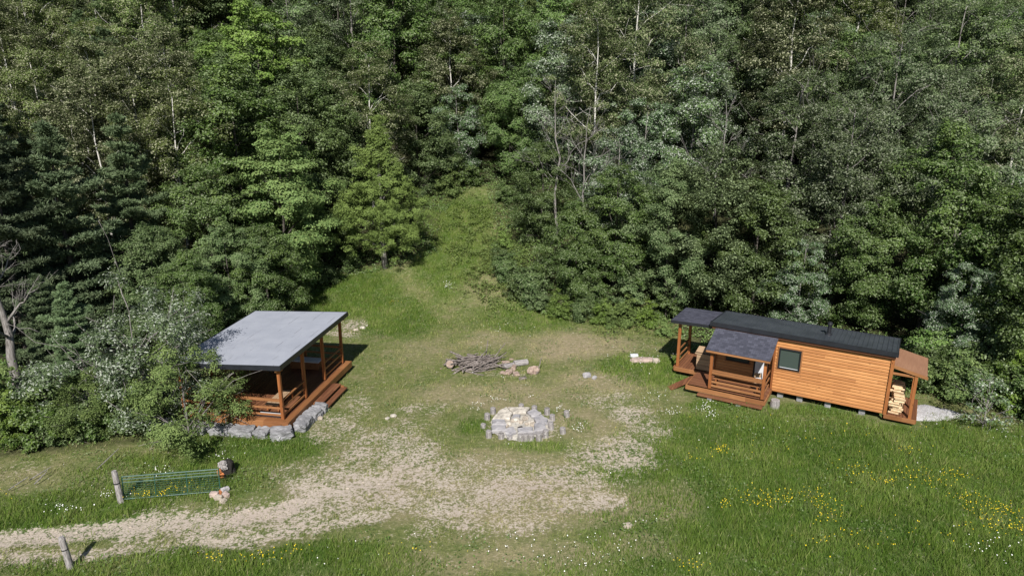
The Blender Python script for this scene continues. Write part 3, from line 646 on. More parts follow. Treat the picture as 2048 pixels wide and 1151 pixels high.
# window on right section
def window(parent, x0, x1, z0, z1, y, fw=.065, trimw=.09):
    w = link('window', None, parent)
    def ring(nm, m, a0, a1, b0, b1, t, yo, th):
        mb = MB(); mb.box(((a0+a1)/2, yo, b1-t/2), (a1-a0, th, t)); mb.box(((a0+a1)/2, yo, b0+t/2), (a1-a0, th, t)); mb.box((a0+t/2, yo, (b0+b1)/2), (t, th*.96, b1-b0-2*t)); mb.box((a1-t/2, yo, (b0+b1)/2), (t, th*.96, b1-b0-2*t)); part(nm, mb, M[m], w)
    ring('trim', 'beam_x', x0-trimw, x1+trimw, z0-trimw, z1+trimw, trimw-.002, y-.035, .045)
    ring('frame', 'black', x0, x1, z0, z1, fw, y-.05, .085)
    P1box(w, 'pane', M['glass'], ((x0+x1)/2, y-.036, (z0+z1)/2), (x1-x0-2*fw+.01, .012, z1-z0-2*fw+.01), bev=0)
    return w
w1 = window(cb, .24, 1.18, 1.52, 2.50, 0, .06, .06)
P1box(w1, 'sash', M['white'], (.71, -.06, 1.592), (.78, .02, .022))
window(cb, -2.2, -1.12, 1.22, 1.78, .55, .05, .06)
# door in the porch wall
dr = link('door', None, cb)
P1box(dr, 'leaf', M['white'], (-.57, .515, 1.42), (.54, .05, 1.82)); P1box(dr, 'frame', M['black'], (-.88, .51, 1.42), (.07, .06, 1.88)); P1box(dr, 'frame', M['black'], (-.27, .51, 1.42), (.06, .06, 1.88)); P1box(dr, 'frame', M['black'], (-.57, .51, 2.365), (.55, .06, .06))
mb = MB(); mb.tube([(-.79, .49, 1.45), (-.79, .44, 1.45), (-.70, .43, 1.45)], .012, 8); part('handle', mb, M['black'], dr)
# front porch deck (t -> -y)
PX0, PX1, PD = -3.45, .06, 1.55
mb = MB(); nbd = int((.54+PD)/.14)
for i in range(nbd): mb.box(((PX0+PX1)/2, .53-(i+.5)*.14, .43), (PX1-PX0, .134, .036), bev=.004)
dk = part('porch_deck', mb, M['deck_x'], cb)
P1box(dk, 'rim_board', M['beam_x'], ((PX0+PX1)/2, -PD-.05, .33), (PX1-PX0+.1, .05, .21)); P1box(dk, 'rim_board', M['beam_y'], (PX1+.03, -PD/2-.02, .33), (.05, PD, .21)); P1box(dk, 'rim_board', M['beam_y'], (PX0-.03, -PD/2, .33), (.05, PD-.05, .21))
P1box(cb, 'front_step', M['deck_x'], ((PX0+PX1)/2+.28, -PD-.19, .17), (PX1-PX0-.6, .24, .09))
for x in (-2.3, -1.0): P1box(cb, 'footing', M['stone'], (x, -PD-.17, .06), (.22, .2, .13), bev=.02)
# porch roof
def sloped(x0, x1, ya, za, yb, zb, th, mb=None):
    mb = mb or MB(); mb.hexa([(x0, yb, zb-th), (x1, yb, zb-th), (x1, ya, za-th), (x0, ya, za-th), (x0, yb, zb), (x1, yb, zb), (x1, ya, za), (x0, ya, za)]); return mb
pr = part('porch_roof', sloped(-2.62, .12, -.10, 2.99, -1.72, 2.42, .05), M['soffit'], cb)
part('shingles', sloped(-2.66, .16, -.08, 3.015, -1.76, 2.425, .016), M['shingle'], pr)
P1box(pr, 'fascia', M['beam_x'], (-1.25, -1.745, 2.355), (2.76, .035, .09))
for x in (-2.64, .14): part('barge_board', sloped(x-.015, x+.015, -.1, 2.99, -1.73, 2.40, .10), M['beam_y'], pr)
for x in (-2.42, -.06):
    P1box(cb, 'porch_post', M['post'], (x, -PD+.10, 1.40), (.13, .13, 1.90))
for z, s in ((.90, (.13, .05)), (.34, (.04, .10)), (.14, (.04, .10))): P1box(cb, 'rail', M['beam_x'], (-1.24, -PD+.10, .45+z), (2.23, s[0], s[1]))
P1box(cb, 'rail', M['beam_x'], (-1.24, -PD+.06, .45+.80), (2.23, .03, .12))
for z in (.85, .5, .16): P1box(cb, 'rail', M['beam_y'], (-.06, -PD/2+.03, .45+z), (.04, PD-.22, .09))
def in_cab(x, y, z=0):
    v = Matrix.Rotation(CAB_R, 4, 'Z') @ Vector((x, y, 0)); return (CAB_O.x+v.x, CAB_O.y+v.y, z)
bench('porch_bench', in_cab(-1.28, -1.08, .45), CAB_R, 2.1, .38, .46, 'long low plank bench behind the front porch railing', 'beam_x')
e = empty('folding_chair', in_cab(-.42, -.72, .45), CAB_R+.5, 'small dark folding chair at the end of the porch bench', 'chair')
P1box(e, 'seat', M['plank'], (0, 0, .42), (.38, .36, .03)); P1box(e, 'backrest', M['plank'], (0, .19, .72), (.36, .025, .22))
for sx in (-.17, .17):
    for sgn in (-1, 1):
        mb = MB(); mb.tube([(sx, -.2*sgn, 0), (sx, .2*sgn, .84 if sgn == 1 else .44)], .018, 6); part('leg', mb, M['black'], e)
# side porch (left end)
SX0, SX1, SY0, SY1 = -4.62, -2.78, .20, 2.45
mb = MB(); n = 13
for i in range(n): w = (SX1-SX0)/n; mb.box((SX0+(i+.5)*w, (SY0+SY1)/2, .45), (w-.006, SY1-SY0, .036), bev=.004)
sd = part('side_deck', mb, M['deck_y'], cb); P1box(sd, 'rim_board', M['beam_x'], ((SX0+SX1)/2-.35, SY0-.03, .36), (1.14, .05, .21)); P1box(sd, 'rim_board', M['beam_y'], (SX0-.03, (SY0+SY1)/2, .36), (.05, SY1-SY0, .21))
def sz(x): return 3.00+.03*(x-SX0)
mb = MB(); mb.hexa([(-4.82, .0, 2.84), (-2.86, .0, 2.90), (-2.86, 2.35, 2.84), (-4.82, 2.35, 2.78), (-4.82, .0, 2.93), (-2.86, .0, 2.99), (-2.86, 2.35, 2.93), (-4.82, 2.35, 2.87)]); sr = part('side_porch_roof', mb, M['soffit'], cb)
mb = MB(); mb.hexa([(-4.85, -.03, 2.932), (-2.8, -.03, 2.992), (-2.8, 2.38, 2.932), (-4.85, 2.38, 2.872), (-4.85, -.03, 2.95), (-2.8, -.03, 3.01), (-2.8, 2.38, 2.95), (-4.85, 2.38, 2.89)]); part('shingles', mb, M['shingle'], sr)
P1box(sr, 'fascia', M['fascia'], (-3.83, -.05, 2.90), (2.04, .03, .15), ry=-.03); P1box(sr, 'fascia', M['fascia'], (-4.87, 1.17, 2.85), (.03, 2.42, .13), rx=-.025)
for y in (.32, 2.2): P1box(cb, 'porch_post', M['post'], (-4.5, y, 1.65), (.13, .13, 2.36))
P1box(cb, 'porch_post', M['post'], (-3.0, 2.3, 1.65), (.10, .10, 2.36))
for z in (.88, .52, .18): P1box(cb, 'rail', M['beam_y'], (-4.5, 1.26, .45+z), (.045, 1.75, .08))
mb = MB(); a_, b_ = Vector((-3.42, -.55, .43)), Vector((-4.3, -1.5, .03)); w_ = Vector((.95, -.88, 0)).normalized()*.19; dn = Vector((0, 0, .05))
mb.hexa([tuple(q) for q in (b_-w_-dn, b_+w_-dn, a_+w_-dn, a_-w_-dn, b_-w_, b_+w_, a_+w_, a_-w_)]); rp = part('ramp_board', mb, M['deck_y'], cb)
e = empty('storage_cabinet', in_cab(-3.0, .62, .47), CAB_R, 'weathered plank storage box with slanted lid on the side deck', 'cabinet')
mb = MB()
for i in range(4): mb.box((-.15, -.30, .14+i*.2), (.86, .03, .19)); mb.box((-.57, .02, .14+i*.2), (.03, .60, .19))
part('side_panel', mb, M['plank'], e); part('lid', sloped(-.66, .3, .36, 1.02, -.36, .88, .04), M['plank'], e)
# lean-to woodshed (right end)
LX0, LX1 = BX1+.10, 6.10
def lz(x): return 2.62-.215*(x-LX0)
mb = MB(); mb.hexa([(LX0, -.05, lz(LX0)-.04), (LX1, -.05, lz(LX1)-.04), (LX1, 2.35, lz(LX1)-.04), (LX0, 2.35, lz(LX0)-.04), (LX0, -.05, lz(LX0)), (LX1, -.05, lz(LX1)), (LX1, 2.35, lz(LX1)), (LX0, 2.35, lz(LX0))])
lr = part('woodshed_roof', mb, M['osb'], cb)
mb = MB(); mb.hexa([(LX0, -.08, lz(LX0)-.12), (LX1+.03, -.08, lz(LX1)-.12), (LX1+.03, -.052, lz(LX1)-.12), (LX0, -.052, lz(LX0)-.12), (LX0, -.08, lz(LX0)+.01), (LX1+.03, -.08, lz(LX1)+.01), (LX1+.03, -.052, lz(LX1)+.01), (LX0, -.052, lz(LX0)+.01)]); part('fascia', mb, M['beam_x'], lr)
for y in (.02, 2.2): P1box(cb, 'woodshed_post', M['post'], (5.72, y, 1.32), (.12, .12, 2.0))
P1box(cb, 'woodshed_post', M['post'], (5.72, 1.1, 1.32), (.09, .09, 2.0))
P1box(cb, 'woodshed_beam', M['beam_x'], (5.25, .02, 2.24), (.83, .05, .10)); P1box(cb, 'woodshed_beam', M['beam_y'], (5.72, 1.1, 2.37), (.08, 2.3, .09))
mb = MB(); n = 9
for i in range(n): w = (5.95-BX1-.12)/n; mb.box((BX1+.12+(i+.5)*w, 1.12, .33), (w-.006, 2.35, .036), bev=.004)
ld = part('woodshed_deck', mb, M['deck_y'], cb); P1box(ld, 'rim_board', M['beam_x'], (5.35, -.08, .26), (1.2, .05, .19)); P1box(ld, 'rim_board', M['beam_y'], (5.97, 1.12, .26), (.04, 2.3, .19))
# piers under cabin
for i, x in enumerate((.45, 1.3, 2.5, 3.9)): P1box(cb, 'pier', M['stone'], (x, .32, .14), (.26, .30, .34), bev=.02)
for x in (1.0, 3.5): P1box(cb, 'pier', M['stone'], (x, 2.1, .14), (.26, .30, .34), bev=.02)
# firewood stack
FW = []
def split_log(seed, L, r):
    rg = np.random.default_rng(seed); a = rg.uniform(0, 6.28); pts = []
    k = 5
    for j in range(k): th = a+j*2*math.pi/k; rr = r*rg.uniform(.7, 1.15); pts.append((rr*math.cos(th), rr*math.sin(th)))
    mb = MB(); V = [(-L/2, p[0], p[1]) for p in pts]+[(L/2, p[0]*.95, p[1]*.95) for p in pts]+[(-L/2, 0, 0), (L/2, 0, 0)]
    mb.add(V, [[j, j+k, (j+1) % k+k, (j+1) % k] for j in range(k)], [[10, j, (j+1) % k] for j in range(k)]+[[11, (j+1) % k+k, j+k] for j in range(k)])
    return mb.mesh('split_log', M['firewood'])
fwm = [split_log(i, .40, .062) for i in range(7)]
rr = random.Random(4)
for row in range(10):
    for c in range(14 if row < 9 else 8):
        y = .14+c*.125+rr.uniform(-.02, .02)
        if row > 6 and c < (row-6): continue
        vis = c < 3 or row > 7 or c % 2 == 0
        if not vis: continue
        x = BX1+.40+rr.uniform(-.07, .09)+.05*math.sin(row*1.3); z = .41+row*.108
        o = link('split_log', rr.choice(fwm), None, in_cab(x, y, z), (rr.uniform(0, 6.28), 0, CAB_R+rr.uniform(-.15, .15)))
        tag(o, 'pale split firewood log stacked under the lean-to roof', 'log', 'stacked firewood at the cabin end')
p = gp(1549, 815); log_round('stump_seat', (p.x, p.y, p.z-.03), .20, .42, (0, 0, 0), 'single grey stump standing in grass below the cabin window', 'stump')

# ------------------------------------------------------------------ FIRE PIT
Z5 = 5.231
def zp(zx, zy): return gp(860+zx/Z5, 680+zy/Z5)
posts = [(660, 765, .34, 'tall post in the back left of the ring'), (597, 828, .34, 'post at the left back beside the tall post'), (556, 912, .20, 'short dark topped post at the far left of the ring'), (614, 1015, .38, 'grey post at the front left corner of the ring'),
         (745, 1025, .28, 'low post with a dark mossy top in the ring front'), (955, 728, .34, 'post at the back centre of the ring'), (1090, 748, .34, 'wide post right of the back centre'), (1224, 772, .36, 'dark knotty post at the back right'),
         (1280, 835, .30, 'post behind the pair at the right of the ring'), (1265, 925, .36, 'taller post of the pair at the right of the ring'), (1207, 1010, .40, 'post at the front right corner of the ring'), (1140, 1042, .38, 'post next to the front right corner of the ring'),
         (945, 1044, .32, 'first of the three touching posts in the ring front'), (1005, 1046, .34, 'middle of the three touching posts in the ring front'), (1058, 1042, .33, 'third of the three touching posts in the ring front'),
         (1390, 975, .32, 'lone post standing outside the ring by the daisies'), (1430, 800, .34, 'pale leaning post standing apart in the grass behind the ring'), (835, 1030, .14, 'lowest post stub beside the dark topped one')]
for i, (a, b, h, lb) in enumerate(posts):
    p = zp(a, b); log_round('log_post', (p.x, p.y, p.z-.04), .125 if h > .2 else .115, h*.78+.05, (rr.uniform(-.05, .05), rr.uniform(-.05, .05), 0), 'weathered grey '+lb, 'log post', 'log posts around the fire pit', cm='dead_bark' if i in (4, 7) else 'grey_wood')
def plate(pts, z, th, m, label, tilt=(0, 0)):
    P = [zp(*q) for q in pts]; c = sum(P, Vector())/len(P); mb = MB(); V = []; k = len(P)*3; ring = []
    for i in range(k):
        t = i/3; a, b = P[int(t)], P[(int(t)+1) % len(P)]; f = t-int(t); q = a.lerp(b, f)-c
        q *= 1+.05*math.sin(i*2.3); ring.append(q)
    for sc, zz in ((1.0, -th/2), (1.02, th*.2), (.93, th/2)):
        for q in ring: V.append((q.x*sc, q.y*sc, zz+q.x*tilt[0]+q.y*tilt[1]+.012*math.sin(q.x*9+q.y*5)))
    V += [(0, 0, th/2+.006)]
    Q = [[r*k+i, r*k+(i+1) % k, (r+1)*k+(i+1) % k, (r+1)*k+i] for r in range(2) for i in range(k)]; Tr = [[3*k, 2*k+i, 2*k+(i+1) % k] for i in range(k)]
    mb.add(V, Q, Tr); one('stone_slab', mb, M[m], (c.x, c.y, c.z+z), 0, label, 'stone slab', 'flat stones lining the fire pit')
plate([(650, 860), (720, 780), (800, 750), (858, 805), (835, 862)], .16, .12, 'cream_stone', 'bright cream triangular slab at the back left of the pit', (.05, .05))
plate([(815, 745), (1040, 745), (1000, 800), (870, 800)], .16, .11, 'cream_stone', 'yellowish slab between the back posts')
plate([(1015, 785), (1090, 760), (1160, 800), (1115, 845), (1060, 830)], .15, .11, 'slab', 'grey slab right of the yellowish slab')
plate([(1085, 845), (1165, 820), (1230, 870), (1225, 905), (1110, 900)], .14, .12, 'slab', 'blue grey slab at the right side of the pit')
plate([(650, 868), (780, 872), (800, 925), (650, 930)], .15, .14, 'slab', 'oblong grey slab below the cream triangular slab')
plate([(640, 935), (790, 935), (800, 985), (650, 990)], .14, .16, 'slab', 'lower oblong slab at the front left of the pit')
plate([(800, 965), (870, 945), (900, 1000), (840, 1020), (785, 1010)], .13, .14, 'slab', 'small grey wedge slab beside the front posts')
plate([(1090, 920), (1200, 910), (1215, 985), (1090, 1000)], .17, .16, 'slab', 'thick grey slab behind the front right posts')
plate([(915, 965), (1070, 955), (1080, 1000), (925, 1010)], .15, .15, 'slab', 'long slab with a dark top behind the three touching posts')
plate([(870, 812), (945, 815), (935, 850), (860, 855)], .13, .10, 'slab', 'little dull slab in the middle back of the pit')
c = gp(1042, 850)
mb = MB(); V = [(0, 0, .05)]; k = 40
for f, z in ((.4, .045), (.8, .06), (1.0, .02)):
    for i in range(k): a = i*2*math.pi/k; r_ = 1.30*f*(1+.05*math.sin(3*a+f)+.04*math.sin(7*a)); V.append((r_*math.cos(a), r_*math.sin(a), z))
mb.add(V, [[1+r*k+i, 1+(r+1)*k+i, 1+(r+1)*k+(i+1) % k, 1+r*k+(i+1) % k] for r in range(2) for i in range(k)], [[0, 1+i, 1+(i+1) % k] for i in range(k)])
tag(link('ash_bed', mb.mesh('ash_bed', M['ash_bed'], smooth=True), None, (c.x, c.y, c.z)), 'bed of pale ash and gravel inside the fire pit', None, None, 'stuff')
names = ['round pinkish rock left of the ash', 'small tan rock on the left slabs', 'upright pale rock behind the ash', 'dull brown rock behind the ash', 'cream rock near the pit centre', 'flat tan rock near the pit centre', 'long tan rock on the right of the ash', 'pinkish rock leaning on the right slab', 'small grey rock by the right slab', 'little white rock at the ash edge', 'brown rock below the dull slab']
for i, (a, b, s) in enumerate([(820, 895, .20), (805, 920, .15), (1000, 835, .20), (900, 855, .24), (955, 878, .18), (985, 850, .16), (1050, 880, .26), (1075, 900, .24), (1010, 895, .14), (930, 925, .13), (860, 865, .16)]):
    p = zp(a, b); rock('fire_pit_rock', 80+i, (p.x, p.y, p.z+.10), (s*1.3, s, s*.8), M['rock' if i % 3 else 'cream_stone'], i*1.1, names[i], 'rock', 'loose rocks in the fire pit', blocky=.35)
p = zp(945, 938); rock('charred_log_piece', 99, (p.x, p.y, p.z+.12), (.22, .10, .08), M['char'], .3, 'small black charred piece of wood in the white ash', 'charred wood')

# ------------------------------------------------------------------ BRUSH PILE
def stick(seed, L, r):
    rg = np.random.default_rng(seed); n = 7; t = np.linspace(-.5, .5, n); b = rg.uniform(-.12, .12, 2)
    pts = np.stack([t*L, b[0]*L*np.sin(t*3+rg.uniform(0, 6))+rg.normal(0, .012, n), b[1]*L*np.cos(t*3)*.5+rg.normal(0, .012, n)], 1)
    mb = MB(); mb.tube(pts, r*np.linspace(1.1, .55, n), 6, True, .1, rg)
    if seed % 2: q = pts[4]; mb.tube([q, q+np.array([.22*L*.6, .16*L*.6, .05])], [r*.5, r*.25], 5)
    return mb.mesh('branch', M['stick'])
stm = [stick(i, [1.5, 1.9, 1.2, 2.3, .9, 1.7, 1.4, 2.0][i], [.04, .05, .035, .045, .03, .055, .04, .035][i]) for i in range(8)]
pc = gp(952, 733)
for i in range(95):
    u = rr.gauss(0, .50); v = rr.gauss(0, .33); u = max(-1.4, min(1.3, u)); v = max(-.8, min(.8, v)); hh = .40*max(0, 1-(u/1.5)**2-(v/.95)**2)
    z = pc.z+.05+hh*rr.uniform(.25, 1.0)
    az = rr.gauss(.15, .45)*(1 if u < .3 else -1) + (R(35) if u > .3 else 0)
    o = link('branch', stm[i % 8], None, (pc.x+u, pc.y+v, z), (0, rr.gauss(0, .16)-.25*u*.3, az), (.8, .9, .9))
    tag(o, 'weathered grey branch tangled in the brush pile behind the fire pit', 'branch', 'branches in the brush pile')
for i, (zx, zy, az, ay, lb) in enumerate([(590, 175, 1.2, -1.15, 'thick grey stub poking upright out of the brush pile'), (720, 150, .7, -.75, 'pointed branch sticking up at the back of the brush pile'), (430, 190, 2.6, .45, 'thin forked branch rising at the back left of the pile'), (440, 350, -.45, .05, 'curved reddish branch lying in the grass before the pile')]):
    p = zp(zx, zy+(60 if i < 3 else 0)); o = link('branch', stm[[0, 2, 4, 6][i]], None, (p.x, p.y, p.z+(.45 if i < 3 else .06)), (0, ay, az)); tag(o, lb, 'branch')
def lying(name, zx, zy, r, L, az, lb, sm, cm, cat='log'):
    p = zp(zx, zy); log_round(name, (p.x, p.y, p.z+r*.8), r, L, (0, R(90), az), lb, cat, None, sm, cm)
p = zp(205, 285); log_round('log_round', (p.x, p.y+.1, p.z+.2), .22, .32, (R(78), 0, R(8)), 'sawn log round with reddish cut face left of the brush pile', 'log', None, 'stick', 'peel')
lying('log', 880, 275, .17, .75, R(22), 'thick pale grey log lying right of the brush pile', 'grey_wood', 'grey_wood'); lying('log', 770, 300, .13, .6, R(30), 'pale log half under the right end of the pile', 'grey_wood', 'grey_wood')
lying('log', 870, 318, .12, .35, R(80), 'short orange brown log before the thick pale log', 'peel', 'peel')
for i, (a, b, s, m, lb) in enumerate([(790, 240, .34, 'peel', 'pinkish chunk of split wood on the right of the pile'), (745, 275, .22, 'peel', 'pale chunk of split wood against the pile'), (820, 345, .45, 'peel', 'reddish bark chunk on the ground before the logs'), (900, 365, .40, 'peel', 'flat orange bark piece nearest the fire pit'), (770, 350, .3, 'peel', 'tan wood chunk at the front right of the pile'), (850, 205, .18, 'peel', 'small pale wood chunk behind the logs'), (970, 410, .35, 'stick', 'scrap of brown bark in the worn grass'), (115, 300, .12, 'peel', 'tiny pale wood chip left of the log round')]):
    p = zp(a, b); rock('wood_chunk', 120+i, (p.x, p.y, p.z+s*.16), (s*1.2, s*.7, s*.42), M[m], .6*i, lb, 'wood chunk', blocky=.45, rough=.3)
p = zp(1080, 345)
rock('uprooted_stump', 133, (p.x, p.y, p.z+.14), (.62, .42, .40), M['peel'], .2, 'brownish uprooted stump alone right of the brush pile', 'stump', blocky=.2, rough=.5)
o = link('branch', stm[4], None, (p.x+.28, p.y, p.z+.38), (0, -1.2, .3)); tag(o, 'short twig standing up on the uprooted stump', 'branch')
p = zp(1640, 385); rock('rock', 140, (p.x, p.y, p.z+.10), (.42, .3, .26), M['slab'], .4, 'pale grey rock in grass between brush pile and cabin', 'rock', blocky=.4)
p = zp(1720, 405); rock('rock', 141, (p.x, p.y, p.z+.07), (.26, .2, .18), M['slab'], .9, 'smaller grey rock right of the pale grey rock', 'rock', blocky=.4)
p = gp(1285, 722); e = one('flat_boulder', rock_mesh(145, (1.35, .5, .22), M['pink_stone'], blocky=.6), M['pink_stone'], (p.x, p.y, p.z+.05), .05, 'long low pinkish boulder sunk in grass left of the cabin', 'boulder')
p = gp(1268, 716); rock('white_block', 146, (p.x, p.y, p.z+.16), (.42, .22, .14), M['white'], .02, 'white block resting on the long low boulder', 'block', blocky=.9, rough=.03)
p = gp(1312, 725); rock('rock', 147, (p.x, p.y, p.z+.10), (.4, .34, .3), M['rock'], .4, 'brown rock at the right end of the long low boulder', 'rock', blocky=.3)
p = gp(1255, 1052); rock('rock', 148, (p.x, p.y, p.z+.0), (.34, .28, .18), M['rock'], .4, 'half buried tan rock in worn grass near the front', 'rock', blocky=.3)

# ------------------------------------------------------------------ GATE, FENCE POSTS
def fence_post(px, py, h, r, tilt, lb):
    p = gp(px, py); rg = np.random.default_rng(int(px)); e = empty('fence_post', (p.x, p.y, p.z-.1), 0, lb, 'fence post'); e.rotation_euler = tilt
    mb = MB(); mb.tube([(0, 0, 0), (.01, 0, h*.5), (0, .01, h*.96), (0, .01, h+.05)], [r*1.1, r, r*.95, r*.8], 10, True, .08, rg); part('timber', mb, M['grey_wood'], e)
    mb = MB(); mb.tube([(0, 0, h*.66), (0, 0, h*.69)], r*1.08, 10); part('wire_tie', mb, M['pipe'], e); return e
fence_post(243, 1004, 1.28, .10, (0, R(-3), 0), 'weathered grey fence post holding the green gate')
fence_post(142, 1135, 1.15, .095, (0, R(-5), 0), 'weathered grey fence post on the near side of the track')
fence_post(340, 893, .75, .06, (0, 0, 0), 'short thin grey post in the weeds below the boulders')
a = gp(249, 1002); b = gp(441, 985); gd = (b-a).xy; GL = gd.length; ga = math.atan2(gd.y, gd.x)
gt = empty('wire_gate', (a.x, a.y, a.z+.06), ga, 'green tubular farm gate with wire mesh beside the dirt track', 'gate')
GH = .84
mb = MB()
for z in (0.02, GH): mb.tube([(0, 0, z), (GL, 0, z)], .024, 8)
for x in (0, GL): mb.tube([(x, 0, .02), (x, 0, GH)], .024, 8)
part('gate_frame', mb, M['wire_green'], gt)
for z in (GH-.10, GH-.21): mb = MB(); mb.tube([(0, 0, z), (GL, 0, z)], .017, 8); part('cross_bar', mb, M['wire_green'], gt)
for x in (GL*.33, GL*.66): mb = MB(); mb.tube([(x, 0, .02), (x, 0, GH)], .018, 8); part('upright_bar', mb, M['wire_green'], gt)
mb = MB()
for i in range(8): mb.tube([(0, .015, .07+i*.07), (GL, .015, .08+i*.085)], .0055, 4)
for i in range(1, int(GL/.15)): mb.tube([(i*.15, .015, .02), (i*.15, .015, GH-.21)], .005, 4)
part('wire_mesh', mb, M['wire_green'], gt)
gt.rotation_euler = (R(-9), 0, ga)
def zg(zx, zy): return gp(420+zx/11.52, 910+zy/11.52)
p = zg(400, 440); e = empty('burnt_stump', (p.x, p.y, p.z-.05), 0, 'dark hollow stump with orange broken wood beyond the gate', 'stump')
rg = np.random.default_rng(5); mb = MB(); mb.tube([(0, 0, 0), (0, .02, .3), (.03, .05, .55), (.02, .05, .62)], [.30, .26, .24, .12], 12, True, .16, rg); part('bark', mb, M['char'], e)
for i, (x, z, m) in enumerate(((-.12, .2, 'rust'), (-.02, .55, 'grey_wood'))): 
    mm = rock_mesh(160+i, (.30, .22, .34), M[m], blocky=.2, rough=.5); oo = part('broken_wood', mm, M[m], e); oo.location = (x, -.18, z)
for i, (x, y, s, m, lb) in enumerate([(110, 920, .34, 'pink_stone', 'pinkish flat rock under the free end of the gate'), (360, 820, .30, 'slab', 'pale upright rock at the free end of the gate'), (255, 860, .26, 'rust', 'orange brick shaped rock between the two pale rocks'), (370, 930, .32, 'pink_stone', 'low pink rock in front of the upright pale rock'), (200, 975, .3, 'rock', 'tan rock nearest the dirt track below the gate'), (310, 1050, .26, 'rock', 'small brown rock lowest in the group by the gate')]):
    p = zg(x, y+30); rock('rock', 170+i, (p.x, p.y, p.z+s*.22), (s, s*.6, s*.6 if i != 1 else s*.9), M[m], i*.8, lb, 'rock', 'rocks at the end of the gate', blocky=.5)
for i, (x0, y0, x1, y1, lb) in enumerate([(195, 942, 240, 910, 'bare pale stick lying in weeds above the gate'), (18, 984, 60, 968, 'grey stick low among the weeds at the wood edge'), (60, 965, 105, 948, 'pale stick just above the grey stick at the wood edge'), (70, 972, 98, 955, 'thin stick crossing the pale one at the wood edge')]):
    a = gp(x0, y0); b = gp(x1, y1); mb = MB(); m_ = (a+b)/2
    mb.tube([a-m_+Vector((0, 0, .10)), Vector((.03, .02, .22)), b-m_+Vector((0, 0, .30))], [.022, .02, .012], 6); one('stick', mb, M['dead_bark'], m_, 0, lb, 'stick')

# ------------------------------------------------------------------ TREES
def unit(a): return a/(np.linalg.norm(a, axis=-1, keepdims=True)+1e-9)
def add_leaves(mb, rg, P, N, size, aspect, tint, spark=None):
    n = len(P); r = unit(rg.normal(size=(n, 3))); t = unit(np.cross(N, r)); b = np.cross(N, t)
    s = (size*rg.uniform(.65, 1.35, n))[:, None]/2; fold = N*s*.25
    V = np.stack([P-t*s, P+b*s*aspect+fold, P+t*s, P-b*s*aspect+fold], 1).reshape(-1, 3)
    mb.add(V, np.arange(n*4).reshape(-1, 4), None, np.repeat(np.clip(tint, 0, 1), 4), np.repeat(rg.uniform(0, 1, n) if spark is None else spark, 4))
def limb(mb, rg, a, b, r0, r1, sag=.12, n=5, k=6):
    a = np.array(a, float); b = np.array(b, float); t = np.linspace(0, 1, n)[:, None]; L = np.linalg.norm(b-a)
    j = rg.normal(0, .035*L, (n, 3)); j[0] = 0; j[-1] = 0
    pts = a+(b-a)*t+j+np.array([0, 0, 1])*np.sin(t*math.pi)*sag*L*.5
    mb.tube(pts, np.linspace(r0, r1, n), k, True); return pts
